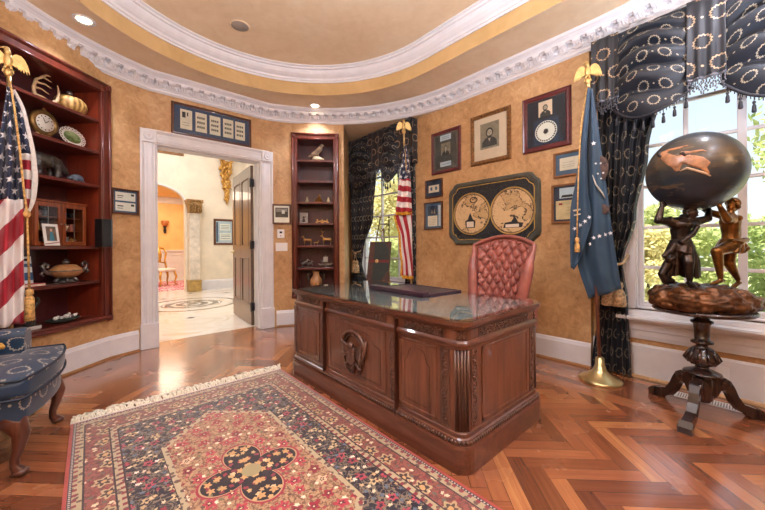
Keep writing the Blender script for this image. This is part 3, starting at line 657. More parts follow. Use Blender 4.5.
mb=MB(); mb.prism(rcut(.06,.06,4),.7971,.7974); mb.build('painted_reflection',plain('reflection_grey','a3a6a8',.4,var=.12,sc=14),dk)  # pale sheet added under the glass, imitates the bright window reflection
mb=MB(); pg=rcut(-.004,.085,8); mb.prism(pg,.7978,.806); m=Mt('desk_glass'); 
nt=m.nt; tt=m.n('ShaderNodeBsdfTransparent'); gl=m.n('ShaderNodeBsdfGlossy'); gl.inputs['Roughness'].default_value=.03; fr_=m.n('ShaderNodeFresnel'); fr_.inputs[0].default_value=1.5; mx_=m.n('ShaderNodeMixShader'); tt.inputs[0].default_value=(.9,.94,.93,1)
gm=m.n('ShaderNodeNewGeometry'); sc=(m.x(fr_.outputs[0])*1.8).mn(1.)*(m.x(gm.outputs['Backfacing'])*-1+1.); nt.links.new(sc.k,mx_.inputs[0]); nt.links.new(tt.outputs[0],mx_.inputs[1]); nt.links.new(gl.outputs[0],mx_.inputs[2]); nt.links.new(mx_.outputs[0],m.out.inputs[0]); mb.build('glass_top',m.m,dk)
mb=MB(); mb.sweep([(.035,.69),(.028,.692),(.018,.68),(.016,.668),(.024,.66),(.028,.648),(.035,.646)],rcut(0,.08),closed=True); mb.build('waist_moulding',M['deskx'],dk)
# beaded base carving and tooth row under the top
mb=MB()
for p,t_ in along(rcut(.012,.08),.021,0.): mb.ell((p.x,p.y,.158),(.011,.011,.012),6,4)
mb.build('base_carving',M['deskdark'],dk,kind='stuff')
mb=MB()
for p,t_ in along(rcut(.03,.08),.017,0.): mb.box((p.x-.005,p.y-.005,.748),(p.x+.005,p.y+.005,.758))
mb.build('tooth_moulding',M['deskdark'],dk,kind='stuff')
FT=frameM((X0+.035,0,0),(0,1,0),(-1,0,0)); ST=frameM((0,Y0+.035,0),(1,0,0),(0,-1,0))
def fpanel(T,a,b,arch=True):
    mb=MB(); mb.T=T
    for q in ((a,.215,a+.02,.635),(b-.02,.215,b,.635),(a,.215,b,.235),(a,.615,b,.635)): mb.box((q[0],0,q[1]),(q[2],.008,q[3]),.003)
    mb.box((a+.02,0,.235),(b-.02,.005,.615),.002); mb.mi=1
    c0,c1=a+.05,b-.05; w_=c1-c0; h0=.5
    pts=[(c0,.0055,.265),(c0,.0055,h0),(c0+w_*.12,.0055,h0+.02),(c0+w_*.16,.0055,h0+.05)]+[(c0+w_*.5-cos(k*PI/8)*w_*.34,.0055,h0+.05+.045*sin(k*PI/8)) for k in range(9)]+[(c1-w_*.12,.0055,h0+.02),(c1,.0055,h0),(c1,.0055,.265)]
    if arch: mb.tube(pts,.003,5,closed=True,flat=.3)
    mb.build('panel',[M['desk'],M['inlay']],dk)
def vcarve(T,c,w=.06,z0=.21,z1=.64):
    mb=MB(); mb.T=T; mb.box((c-w/2-.006,0,z0),(c+w/2+.006,.004,z1)); foliage_v(mb,c,z0+.01,z1-.01,w); mb.build('carved_strip',M['deskdark'],dk)
def hcarve(T,a,b,z=.719,h=.05):
    mb=MB(); mb.T=T; mb.box((a-.01,0,z-h/2-.005),(b+.01,.003,z+h/2+.005)); foliage_h(mb,a,b,z,h); mb.build('carved_frieze',M['deskdark'],dk)
for a,b in ((1.19,1.49),(1.62,2.33),(2.46,2.84)): fpanel(FT,a,b)
for c in (1.135,1.555,2.40,2.885): vcarve(FT,c,.056)
for a,b in ((1.15,1.44),(1.62,2.29),(2.47,2.79)): hcarve(FT,a,b)
fpanel(ST,1.64,2.19,False)
for c in (1.565,2.262): vcarve(ST,c,.05)
hcarve(ST,1.62,2.2)
for y_ in (1.505,2.36): mb=MB(); mb.box((X0+.003,y_-.004,.005),(X0+.036,y_+.004,.74)); mb.build('bay_groove',M['inlay'],dk)
# canted corner columns with small ornament
for (cx,cy,a) in ((X0+.11,Y0+.11,225),(X1-.11,Y0+.11,315),(X0+.11,Y1-.11,135)):
    a=math.radians(a); T=frameM((cx+.076*cos(a),cy+.076*sin(a),0),(-sin(a),cos(a),0),(cos(a),sin(a),0)); mb=MB(); mb.T=T
    for k in range(5): mb.tube([(-.034+k*.017,.002,.21),(-.034+k*.017,.002,.64)],.0075,6)
    for s_ in (-1,1): spiral(mb,s_*.016,.712,.015,PI/2,1.1,s_,.005); spiral(mb,s_*.012,.737,.01,-PI/2,1.,-s_,.004)
    mb.build('corner_column',M['deskdark'],dk)
# eagle and shield carving
EM=FT@Matrix.Translation((1.962,.005,.42))@Matrix.Diagonal((1.32,1.1,1.,1.)); mb=MB(); mb.T=EM
ring=[(.145*cos(a)*.78,.012,.145*sin(a)+.01) for a in [math.radians(d) for d in range(10,171,10)]]
mb.tube(ring,[.008]+[.016]*15+[.008],6,flat=.7); mb.tube([(p[0]*.8,.012,p[2]*.82) for p in ring],.007,5); mb.tube([(-.115,.012,.11),(-.1,.014,.02),(-.085,.014,-.05)],[.008,.016,.01],6)
mb.ell((0,.016,-.01),(.032,.024,.06),10,8); mb.ell((.0,.03,.055),(.02,.02,.024),8,6); mb.cap((0.01,.035,.062),(.035,.035,.05),.009,.004,6)
for s_ in (-1,1):
    for k in range(7): 
        t=k/6; mb.tube([(s_*.02,.016,.03-.05*t),(s_*(.07+.02*(1-t)),.024,.06-.1*t),(s_*(.115-.045*t),.014,.10-.19*t)],[.01,.012,.004],5)
    mb.tube([(s_*.015,.014,-.06),(s_*.05,.018,-.09),(s_*.06,.014,-.13),(s_*.03,.014,-.15)],[.012,.011,.009,.006],6); mb.ell((s_*.06,.016,-.105),(.02,.012,.015),6,5)
mb.prism([(-.035,.0),(.035,.0),(.032,-.06),(0,-.095),(-.032,-.06)],.01,.036,'y'); mb.tube([(0,.012,-.08),(0,.014,-.13),(.01,.01,-.155)],[.02,.018,.006],6)
mb.build('eagle_crest',M['deskdark'],dk,label='carved eagle crest on the centre panel')
# desk pad with raised leather rail
M['leather']=plain('oxblood_leather','3a2430',.35,var=.1,sc=30,bump=.1)
pd=thing('desk_pad','dark leather desk blotter with raised side rail lying on the desktop','desk pad',(2.17,2.0,.8065),math.radians(-3))
mb=MB(); mb.box((-.18,-.32,0),(.2,.32,.008),.003); mb.build('blotter',plain('blue_black_leather','2b3038',.3,var=.1,sc=30,bump=.1),pd)
mb=MB(); mb.box((-.255,-.33,0),(-.18,.36,.034),.004); mb.build('rail',M['leather'],pd); mb=MB(); mb.box((-.18,-.33,.0),(.2,-.312,.014),.003); mb.box((-.18,.312,.0),(.2,.33,.014),.003); mb.box((.2,-.33,0),(.215,.33,.014),.003); mb.build('edge_strip',M['leather'],pd)
# ------------------------------------------------------------ rug
m=Mt('persian_rug',.6,sheen=1.,spec=.45); cx,cy,_=m.xyz(m.co()); HX,HY_=.745,1.29
u=cx.abs(); v=cy.abs(); d=(((cx*cx+0).sq()*-1)+HX).mn((v*-1+HY_)*.8)
dsx=(m.noise(m.vec(u,v),16,3)-.5)*.035; dsy=(m.noise(m.vec(v,u),17,3)-.5)*.035; sv=m.vec(u+dsx,v+dsy)
def flower(vec,scale,pet,rand=.55):
    n=m.n('ShaderNodeTexVoronoi'); n.voronoi_dimensions='2D'; n.inputs['Scale'].default_value=scale; n.inputs['Randomness'].default_value=rand; m.nt.links.new(vec,n.inputs['Vector'])
    px,py,_=m.xyz(n.outputs['Position']); ax,ay,_=m.xyz(vec); dx=ax-px; dy=ay-py; th=dy.at(dx); r,g,b=m.xyz(n.outputs['Color'])
    return X(m.nt,n.outputs['Distance']),(th*pet).sin(),r,g
n1=m.noise(sv,13,2.,.5,.6); n2=m.noise(sv,30,2.,.5,.5); n3=m.noise(sv,55,1.)
vine=((n1-.5).abs()<.018)+((n2-.5).abs()<.03); vine=vine.mn(1.)
fd,fp,fr1,fg=flower(sv,10.,5.); gd,gp,gr,gg=flower(sv,21.,5.,.8); bd_,bp,br_,bg_=flower(sv,7.2,6.,.35)
# field
fld=m.mix((n3>.56)*.55,'b8936f','9a7150'); fld=m.mix(vine*.8,fld,'6d4436')
sm=(gd+gp*.05)<.2
smc=m.ramp(gr,[(0,'a3283c'),(.35,'efe0c4'),(.55,'5c3a34'),(.75,'b03a4a'),(.9,'7b7450')],True); fld=m.mix(sm*.95,fld,smc)
lg=(fd+fp*.07)<.26; lgc=m.ramp(fr1,[(0,'a01f38'),(.4,'b8384a'),(.65,'d9b795'),(.82,'8e2236')],True); fld=m.mix(lg*1.,fld,lgc); fld=m.mix(((fd+fp*.04)<.11)*1.,fld,'4a2730'); fld=m.mix((fd<.05)*1.,fld,'e6cfa2')
# navy ground
nav=m.mix(vine*.7,'1e1a2c','94836b'); nav=m.mix(((gd+gp*.06)<.21)*1.,nav,m.ramp(gr,[(0,'d9c7a2'),(.3,'8f2b3e'),(.5,'5e6f80'),(.7,'c3a77c'),(.88,'e3d8c4')],True)); nav=m.mix(((fd+fp*.07)<.21)*1.,nav,m.ramp(fr1,[(0,'b34455'),(.5,'cbb182'),(.8,'a83a4c')],True)); nav=m.mix(((fd+fp*.03)<.1)*1.,nav,'2a2335')
# salmon border
bor=m.mix(vine*.8,'96534a','583a37'); bor=m.mix(((gd+gp*.05)<.2)*1.,bor,m.ramp(gr,[(0,'e0cfae'),(.4,'8f2f3c'),(.6,'6b6a5c'),(.8,'d7b793')],True)); bor=m.mix(((bd_+bp*.06)<.3)*1.,bor,'b9a27c'); bor=m.mix(((bd_+bp*.06)<.2)*1.,bor,'4d3a38'); bor=m.mix(((bd_)<.1)*1.,bor,'c99f6a')
# guard stripes
gs=(u+v)*1.; gq=((cx+cy*1.)*34.).md(1.); grd=m.mix(((gd<.24))*.9,'b7a684','5f4442'); grd=m.mix((((u*22.).md(1.)-.5).abs().mx(((v*22.).md(1.)-.5).abs())<.22)*1.,grd,'8d2f3c')
dots=m.mix((((u*60.).md(1.)<.5)*((v*60.).md(1.)<.5)).mx(0.),'2a2638','cfc3b4')
inf=(u<.335)*((v+u*.93)<.86); inf2=(u<.302)*((v+u*.93)<.81)
th=cy.at(cx); r=(cx*cx+cy*cy*.88).sq(); q=((th*2.).cos().abs()); rad=q*.14+.105
c=m.mix((d>.236)*1.,grd,nav); c=m.mix(((d>.07)*(d<.195)).mn(1.),c,bor); c=m.mix(((d<.032)*(d>.016)).mn(1.),c,dots); c=m.mix((d<.016)*1.,c,'ab4038')
c=m.mix(inf,c,grd); c=m.mix(inf2,c,fld)
for a in (.0735,.1935,.235): c=m.mix(((d-a).abs()<.004)*1.,c,'3c2b33')
c=m.mix((((u-.335).abs()<.004)*inf).mn(1.),c,'3c2b33')
c=m.mix(((r-rad-.02)<0)*1.,c,'a5283e'); c=m.mix(((r-rad-.008)<0)*1.,c,'bb9d74'); mdl=m.mix(((gd+gp*.05)<.26)*1.,'1f1722',m.ramp(gr,[(0,'caa36c'),(.45,'8c2c3e'),(.65,'8b8058'),(.8,'d8bd8e')],True)); mdl=m.mix(((fd+fp*.05)<.17)*1.,mdl,'c99b62'); c=m.mix(((r-rad)<0)*1.,c,mdl); c=m.mix((r<.05)*1.,c,'a2956c')
m.col(c); m.bump(m.noise(m.co(),220,2)*.6+n2*.4,.35,.004)
rg=thing('rug','red and navy patterned oriental rug with a cream fringe in front of the desk','rug',(.64,1.79,.0005))
mb=MB(); mb.box((-HX,-HY_,0),(HX,HY_,.009)); mb.build('pile',m.m,rg)
mb=MB(); rr=random.Random(4)
for e_ in (-1,1):
    for k in range(210):
        x=-HX+.005+2*HX*k/210+rr.uniform(-.004,.004); l=rr.uniform(.09,.155); dx=max(rr.gauss(0,.04),-HX-x+.02); y=e_*(HY_-.004)
        mb.tube([(x,y,.006),(x+dx*.3,y+e_*l*.4,.012+rr.random()*.014),(x+dx*.8+rr.gauss(0,.008),y+e_*l*.75,.01+rr.random()*.012),(x+dx,y+e_*l,.005)],[.0055,.0075,.0065,.004],5)
mb.build('fringe',plain('cream_wool_fringe','e8dcc6',.9,var=.12,sc=60),rg,kind='stuff')
wb=plain('cream_wool_binding','ded6cc',.9,var=.08,sc=60)
for y_ in (HY_-.006,-HY_+.006): mb=MB(); mb.box((-HX,y_-.007,.009),(HX,y_+.007,.011)); mb.build('end_binding',wb,rg)
# ------------------------------------------------------------ wreath damask
def wreath(name,base,ring,cell=.125,rr_=.30,rough=.42,sheen=.6,stag=True):
    m=Mt(name,rough,sheen=sheen); u,v,_=m.xyz(m.co('UV')); u=u/cell; v=v/(cell*1.)
    if stag:
        row=v.fl().md(2.); u=u+row*.5
    a=u.md(1.)-.5; b=v.md(1.)-.5; r=(a*a+b*b).sq(); th=b.at(a)
    leaf=((th*14.).sin()*.022); w_=((r-rr_+leaf).abs()<.03)*((th+PI/2).abs()>.16); w_=w_.mx(((r-rr_).abs()<.012)*1.)
    a2=(u+.5).md(1.)-.5; dot=((a2*a2+b*b).sq())<.045
    f=m.noise(m.co('UV'),260,2); c=m.mix(f*.25,base,'000000'); wv=w_.mx(dot*1.); c=m.mix(wv,c,ring); m.col(c); m.b.inputs['Metallic'].default_value=0
    m.rough(wv*-.08+rough); return m.m
M['dam']=wreath('navy_wreath_damask','283f58','a89e90',.155,.255,.42,.25); M['damc']=wreath('navy_wreath_curtain','161c27','9a8e7a',.165,.25,.55,.12)
# ------------------------------------------------------------ armchair at the left
ac=thing('armchair','navy blue armchair with woven wreath motif and cabriole legs at the left edge','armchair',(-.452,2.93,0),math.radians(-10))
def uvbox(p): return (p[0]+p[2],p[1]+p[2])
def soft(mb,poly,z0,z1,r=.03,crown=.0,n=5):  # upholstered slab with rounded edges
    rings=[]; c=V(sum(p[0] for p in poly)/len(poly),sum(p[1] for p in poly)/len(poly)); L_=[0]
    for i in range(len(poly)): L_.append(L_[-1]+(Vector(poly[(i+1)%len(poly)])-Vector(poly[i])).length)
    prof=[(r,z0)]+[(r-r*sin(a),z0+r-r*cos(a)) for a in [PI/2*k/n for k in range(1,n+1)]]+[(r-r*cos(a),z1-r+r*sin(a)) for a in [PI/2*k/n for k in range(0,n+1)]]
    for ins,z in prof:
        ring=[]
        for p in poly:
            q=Vector(p); dd=(c-q); ring.append((q+dd.normalized()*ins,z))
        rings.append([mb.v((q.x,q.y,z)) for q,z in ring])
    m_=len(poly)
    for k,(a,b) in enumerate(zip(rings,rings[1:])):
        for i in range(m_): 
            za,zb=prof[k][1]+prof[k][0]*-.5,prof[k+1][1]-prof[k+1][0]*.5
            mb.f([a[i],a[(i+1)%m_],b[(i+1)%m_],b[i]],[(L_[i],za),(L_[i+1],za),(L_[i+1],zb),(L_[i],zb)],True)
    last=rings[-1]; 
    for q in (.66,.33):
        ring=[mb.v(V(c.x,c.y,z1+crown*(1-q*q)).lerp(mb.T.inverted()@v_.co,1) if False else (c.x+(v0.co.x-c.x)*q,c.y+(v0.co.y-c.y)*q,z1+crown*(1-q*q))) for v0 in rings[-1]]
        for i in range(m_): 
            fs=[last[i],last[(i+1)%m_],ring[(i+1)%m_],ring[i]]; mb.f(fs,[(f_.co.x+.03,f_.co.y) for f_ in fs],True)
        last=ring
    mb.f(last,[(f_.co.x+.03,f_.co.y) for f_ in last],True); mb.f(rings[0][::-1],[(f_.co.x,f_.co.y) for f_ in rings[0][::-1]])
def bowed(x0,xf,hw,bow,n=10): return [(x0,-hw),]+[(xf+bow*(1-(2*k/n-1)**2),-hw+2*hw*k/n) for k in range(n+1)]+[(x0,hw)]
mb=MB(); soft(mb,bowed(-.42,.235,.345,.055),.285,.415,.02); mb.build('seat_rail',M['dam'],ac)
mb=MB(); tc_=[(-.36,-.27),(.06,-.27),(.06,-.37)]+[(.25+.06*(1-(2*k/12-1)**2),-.37+.74*k/12) for k in range(13)]+[(.06,.37),(.06,.27),(-.36,.27)]
soft(mb,tc_,.415,.525,.04,.03); mb.build('seat_cushion',M['dam'],ac)
mb=MB(); mb.tube([(x,y,.52) for x,y in tc_],.007,6,closed=True); mb.tube([(x,y,.42) for x,y in tc_],.007,6,closed=True); mb.build('piping',plain('navy_cord','1d2a3d',.5),ac)
for s_ in (-1,1):
    mb=MB()
    def af(a,b,s_=s_):
        x=-.42+.5*a; ang=PI*b; w=.06; yy=s_*(.335)+ -s_*cos(ang)*w*-1*s_*s_; h=.67-.0*a
        k=b*4
        if k<1: return (x,s_*.275,.3+(h-.06-.3)*k)
        if k>3: return (x,s_*.395,.3+(h-.06-.3)*(4-k))
        t=(k-1)/2*PI; return (x,s_*.335-s_*cos(t)*.06-(0),h-.06+sin(t)*.06)
    mb.grid(af,4,32,lambda a,b:(a*.5,b*1.0))
    fp_=[af(1,b/32) for b in range(33)]; bv=[mb.v(p) for p in fp_]; mb.f(bv,[(p[1]+.2,p[2]) for p in fp_]); fp_=[af(0,b/32) for b in range(33)]; mb.f([mb.v(p) for p in fp_],[(p[1],p[2]) for p in fp_])
    mb.build('armrest',M['dam'],ac)
mb=MB(); mb.grid(lambda a,b:(-.36-.14*b-.05*sin(PI*b),-.36+.72*a,.42+.68*b+.04*sin(PI*a)*b),14,12,lambda a,b:(a*.72,b*.7),thick=-.1); mb.build('backrest',M['dam'],ac)
M['legwood']=woodm('dark_walnut_leg','3a1c14','6a3826','z',.3,.4)
for s_ in (-1,1):
    mb=MB(); y=s_*.305
    pts=[(.17,y*.96,.31),(.21,y,.275),(.232,y*1.03,.22),(.222,y*1.02,.15),(.205,y,.09),(.205,y,.05),(.225,y*1.02,.022),(.24,y*1.03,.012)]
    mb.tube(pts,[.055,.05,.038,.026,.02,.021,.028,.018],12); mb.ell((.228,y*1.02,.02),(.036,.032,.02),12,8); mb.build('leg',M['legwood'],ac)
    mb=MB(); mb.tube([(-.36,y*.95,.3),(-.4,y*.95,.15),(-.46,y*.95,0)],[.03,.024,.02],8); mb.build('leg',M['legwood'],ac)
cu=thing('gold_cushion','small gold brocade cushion with cord lying on the navy armchair','cushion',(-.56,3.0,.56),math.radians(20)); mb=MB()
mb.ell((0,0,.045),(.16,.13,.05),20,10); o=mb.build('cover',wreath('gold_brocade','b98d33','2d3240',.08,.28,.5,.3),cu)
for p in o.data.polygons: pass
mb=MB(); mb.tube([(.165*cos(a),.135*sin(a),.045+.006*sin(8*a)) for a in [2*PI*k/40 for k in range(40)]],.011,6,closed=True); mb.build('cord_edge',M['goldfab'],cu)
# ------------------------------------------------------------ tufted desk chair
M['rose']=plain('rose_red_leather','96564b',.36,var=.12,sc=10,bump=.08,coat=.15)
oc=thing('tufted_chair','high-backed rose red leather desk chair with deep button tufting behind the desk','desk chair',(2.83,1.64,0),math.radians(180))
# local x: forward (towards the desk); back at x<0
def W_(b): return .2+.085*b
def bx(a,b):
    s=2*a-1; top=1.19+.085*(1-s*s) ; z=.46+(top-.46)*b; y=s*W_(b); x=-.12-.13*b**1.5+.05*abs(s)**3
    return x,y,z
def tuft(a,b):
    x,y,z=bx(a,b); p=a*12; q=b*12.; e0=abs(sin(PI*(p+q)/2)*sin(PI*(p-q)/2)); e=(1-(1-e0)**2.2)**.7
    ed=min(1,min(a,1-a,b,1-b)*22); return (x+.036*e*ed-.012,y,z)
mb=MB(); mb.grid(tuft,144,144); 
mb.build('tufted_back',M['rose'],oc)
mb=MB()
for i in range(0,13):
    for j in range(0,13):
        a=i/12; b=j/12
        p=a*12;q=b*12
        if abs(sin(PI*(p+q)/2))<1e-3 and abs(sin(PI*(p-q)/2))<1e-3 and .06<a<.94 and .06<b<.96: x,y,z=bx(a,b); mb.ell((x-.004,y,z),(.006,.008,.008),8,6)
mb.build('button',plain('rose_button_leather','5a2c2c',.4),oc,kind='stuff')
mb=MB(); mb.grid(lambda a,b:(bx(a,b)[0]-.05,bx(a,b)[1]*1.08,bx(a,b)[2]),20,20,thick=.05); mb.build('back_shell',M['rose'],oc)
mb=MB(); edge=[bx(0,k/16) for k in range(17)]+[bx(k/16,1) for k in range(1,16)]+[bx(1,1-k/16) for k in range(17)]
path=[]
for i,(x,y,z) in enumerate(edge): path.append((x+.012+(.02 if (i<14 or i>34) else .0),y*1.1,z+(.012 if 16<=i<=32 else 0)))
mb.tube(path,[.05]*12+[.044,.036,.028,.022]+[.018]*17+[.022,.028,.036,.044]+[.05]*12,12); mb.build('rolled_frame',M['rose'],oc)
mb=MB(); soft(mb,bowed(-.2,.3,.3,.03),.42,.54,.045,.02); mb.build('seat',M['rose'],oc)
for s_ in (-1,1):
    mb=MB(); mb.tube([(-.16,s_*.33,.66),(.0,s_*.34,.69),(.16,s_*.34,.69),(.24,s_*.34,.66),(.25,s_*.34,.6),(.22,s_*.34,.56)],[.045,.048,.05,.05,.045,.03],12); mb.box((-.12,s_*.34-.03,.46),(.2,s_*.34+.03,.67),.012); mb.build('armrest',M['rose'],oc)
mb=MB(); mb.lathe([(.035,.12),(.05,.16),(.03,.2),(.04,.3),(.06,.42)],n=16); mb.build('column',M['legwood'],oc)
for k in range(5):
    a=2*PI*k/5+.3; mb=MB(); mb.tube([(0,0,.14),(.14*cos(a),.14*sin(a),.13),(.29*cos(a),.29*sin(a),.075)],[.03,.028,.022],8); lg_=mb.build('leg',M['legwood'],oc)
    mb=MB(); mb.lathe([(.028,-.012),(.032,0),(.028,.012)],(.3*cos(a),0.3*sin(a),.033),12,'x'); mb.build('caster',M['brass'],lg_)
# ------------------------------------------------------------ curtains and valances
M['bead']=plain('silver_black_bead','5a5a60',.3,.4,.5,90); M['tass']=plain('black_tassel','232228',.6,var=.3,sc=60); M['ctass']=plain('cream_gold_tassel','b89f7c',.6,.1,.35,50,.3)
XV=3.545
def tassel(mb,p,l=.1,r=.013):
    x,y,z=p; mb.tube([(x,y,z),(x,y,z-l*.3)],.002,4); mb.lathe([(.002,z-l*.28),(r*.7,z-l*.33),(r*.75,z-l*.42),(r*.4,z-l*.47),(r*.8,z-l*.6),(r,z-l*.95),(r*.7,z-l)],(x,y,0),8)
def swag(t,ya,yb,zt,zs,zm,skew=0.,extra=0):
    w=yb-ya
    def prof(s): s2=s**(1-skew); return zs+(zm-zs)*(1-(2*s2-1)**2)
    def fn(s,b):
        pull=.16*(1-b)*0; z=zt-(zt-prof(s))*b**(.8+.5*(sin(PI*s)))
        ph=b*6*2*PI*(1-.2*b); am=(.1*sin(PI*min(max(s,.0),1.))**.6)*(.3+.7*sin(PI*min(1,b*1.0))) 
        # folds radiate from the two gathered upper corners
        x=XV-.02-.05*sin(PI*s)*b**.7-am*abs(sin(ph*.5+.5*sin(PI*s*2)))**.8
        return (x,ya+w*s,z)
    mb=MB(); mb.grid(fn,30,84,lambda s,b:(w*s*1.15+ya,-(zt-prof(s))*b*1.5),thick=.006); mb.build('swag',M['damc'],t)
    mb=MB(); pts=[fn(k/40,1) for k in range(41)]; mb.tube([(p[0]-.004,p[1],p[2]-.004) for p in pts],.012,6)
    L_=abs(w)*1.1; n=int(L_/.075)
    for k in range(n+1):
        p=fn((k+.5)/(n+1),1); tassel(mb,(p[0]-.004,p[1],p[2]-.01),.115,.013)
    n=int(L_/.022)
    for k in range(n+1):
        p=fn((k+.5)/(n+1),1); mb.tube([(p[0]-.004,p[1],p[2]-.012),(p[0]-.004,p[1],p[2]-.035)],.003,4)
    mb.build('tassel_fringe',M['tass'],t)
def jabot(t,ya,yb,zt,zb,flare=.0,n=3,cascade=False):
    w=yb-ya
    def fn(s,b):
        yy=ya+w*(s+(s-.5)*flare*b); x=XV-.055-.016*(b+.3)*cos(s*n*2*PI)*.6
        zz=zt-(zt-zb)*b+(.05*(1-s)*b if cascade else 0.); return (x,yy,zz)
    mb=MB(); mb.grid(fn,28,20,lambda s,b:(w*s+ya+.02,-(zt-zb)*b+.06),thick=.006); mb.build('jabot',M['damj'],t)
    mb=MB(); rr=random.Random(3)
    mb.tube([(fn(k/14,1)[0]-.006,fn(k/14,1)[1],fn(k/14,1)[2]) for k in range(15)],.011,6)
    m=int(abs(w)/.014)
    for k in range(m):
        p=fn((k+.5)/m,1); q=p[2]-.006
        for j in range(rr.randint(4,8)): mb.ell((p[0]-.004+rr.uniform(-.012,.004),p[1]+rr.uniform(-.006,.006),q-.012-.014*j),(.006,.006,.008),5,4)
    mb.build('bead_fringe',M['bead'],t)
M['damj']=wreath('charcoal_wreath_panel','24262d','a98f72',.185,.265,.5,.3)
def valance(label,ya,yb):
    t=thing('window_valance',label,'valance'); mb=MB(); mb.box((XV-.015,ya,ZC-.05),(WX-.002,yb,ZC-.003)); mb.build('valance_board',M['damj'],t); return t
def side_return(t,y,zb):
    mb=MB(); mb.grid(lambda s,b:(XV-.02+(WX-.012-XV+.02)*s,y+.006*sin(s*9),ZC-.01-(ZC-zb)*b),8,14,lambda s,b:(s*.18+.03,-b*.65),thick=.006); mb.build('side_return',M['damj'],t)
v2=valance('dark swagged valance with bead fringe and tassels over the big window behind the globe',-1.12,1.0)
swag(v2,.84,.32,ZC-.01,2.42,2.27,.12); swag(v2,.16,-.42,ZC-.01,2.40,2.2); swag(v2,-.56,-1.08,ZC-.01,2.42,2.24)
for a,b in ((1.0,.79),(.345,.135),(-.38,-.6),(-.98,-1.12)): jabot(v2,a,b,ZC-.005,2.5 if a>.9 else 2.46,.02,3)
side_return(v2,1.0,2.5)
v1=valance('dark swagged valance with tassels over the rear window behind the easel and flag',3.31,4.95)
swag(v1,4.86,4.2,ZC-.01,2.42,2.2); swag(v1,3.98,3.55,ZC-.01,2.42,2.2); 
for a,b in ((4.95,4.78),(4.29,3.85),(3.76,3.31)): jabot(v1,a,b,ZC-.005,2.43,.02,3)
side_return(v1,3.31,2.43)
def curtain(label,ycs,zs,folds,name='curtain_panel',x0=3.645,amp=.026,group=None):
    # ycs: list of (z, y_left, y_right)
    t=thing('curtain',label,'curtain'); 
    def at(z):
        for (za,a0,a1),(zb,b0,b1) in zip(ycs,ycs[1:]):
            if za>=z>=zb: k=(za-z)/(za-zb); k=k*k*(3-2*k); return a0+(b0-a0)*k,a1+(b1-a1)*k
        return ycs[-1][1:]
    zt,zb=ycs[0][0],ycs[-1][0]
    def fn(s,b):
        z=zt+(zb-zt)*b; y0,y1=at(z); w=abs(y1-y0); a=amp*min(1,w/.3)**.3
        return (x0-.012+a*sin(s*folds*2*PI+.6*sin(b*3))+.008*sin(s*folds*4.7*PI),y0+(y1-y0)*s,z)
    W0=abs(ycs[0][2]-ycs[0][1])*1.7
    mb=MB(); mb.grid(fn,110,70,lambda s,b:(s*W0,b*(zt-zb)),thick=.005); mb.build(name,M['damc'],t); return t
def tieback(t,y0,y1,z,x=3.6,group=None):
    mb=MB(); yc=(y0+y1)/2; pts=[(3.685,y0,z+.1),(x,y0*.8+yc*.2,z+.03),(x-.02,yc,z),(x,y1*.8+yc*.2,z+.03),(3.685,y1,z+.1)]; mb.tube(pts,.014,8); mb.ell((x-.03,yc,z-.01),(.028,.028,.03),10,8); mb.build('tieback_cord',M['ctass'],t)
    for k,dy in enumerate((-.05,.035)):
        mb=MB(); mb.tube([(x-.03,yc,z-.02),(x-.025,yc+dy,z-.14)],.007,6)
        mb.lathe([(.006,z-.13),(.028,z-.15),(.034,z-.18),(.022,z-.2),(.034,z-.215),(.046,z-.25),(.056,z-.35),(.05,z-.36)],(x-.025,yc+dy,0),14); mb.build('tassel',M['ctass'],t)
    return
c=curtain('navy wreath curtain tied back at the left of the big window, behind the blue flag',[(2.6,.985,.50),(2.0,.985,.61),(1.45,.965,.70),(1.02,.945,.80),(.7,.98,.765),(.015,1.05,.74)],0,7); tieback(c,.96,.77,1.0)
c=curtain('navy wreath curtain tied back at the left of the rear window, beside the narrow bookcase',[(2.6,5.0,4.22),(1.75,4.98,4.33),(1.1,4.93,4.62),(.9,4.9,4.66),(.5,4.95,4.5),(.015,4.97,4.45)],0,8); tieback(c,4.93,4.63,1.08)
c=curtain('navy wreath curtain hanging straight at the right of the rear window, behind the striped flag',[(2.6,3.62,3.345),(1.2,3.6,3.345),(.9,3.58,3.35),(.015,3.6,3.34)],0,5)
mb=MB(); mb.tube([(3.68,3.35,1.42),(3.57,3.42,1.2),(3.56,3.5,1.08)],.01,6); mb.build('tieback_cord',M['ctass'],c)
# ------------------------------------------------------------ flags
RT=(.748,-.663,0); TC=(-.663,-.748,0)
def eagle_fin(t,h,z,y=0.,k=.9):
    mb=MB(); mb.T=Matrix.Translation((h,y,z))@Matrix.Scale(k,4)
    mb.lathe([(.012,-.06),(.02,-.045),(.03,-.025),(.022,-.005),(.012,.01)],n=14); mb.ell((0,0,.075),(.03,.028,.06),10,8); mb.cap((-.0,.0,.12),(-.006,.004,.165),.022,.018,8); mb.cap((-.02,.008,.17),(-.042,.014,.158),.009,.003,6)
    for s_ in (-1,1):
        for yo,k_ in ((-.012,1.),(.0,.8)):
            pg=[(.012,.085),(.024,.12),(.045,.143),(.07,.14),(.092,.115),(.108,.075),(.118,.03),(.122,-.0),(.108,.03),(.105,-.005),(.093,.028),(.088,.0),(.078,.03),(.07,.008),(.06,.036),(.045,.03),(.022,.045)]
            mb.prism([(s_*(.012+(x-.012)*k_),.06+(z-.06)*(k_*.5+.5)) for x,z in pg],yo,yo+.011,'y')
        mb.tube([(s_*.012,.01,.035),(s_*.018,.018,.0)],[.012,.008],6)
    mb.prism([(-.022,.035),(.022,.035),(.034,-.015),(-.034,-.015)],-.02,-.008,'y'); mb.build('eagle_finial',M['gold'],t)
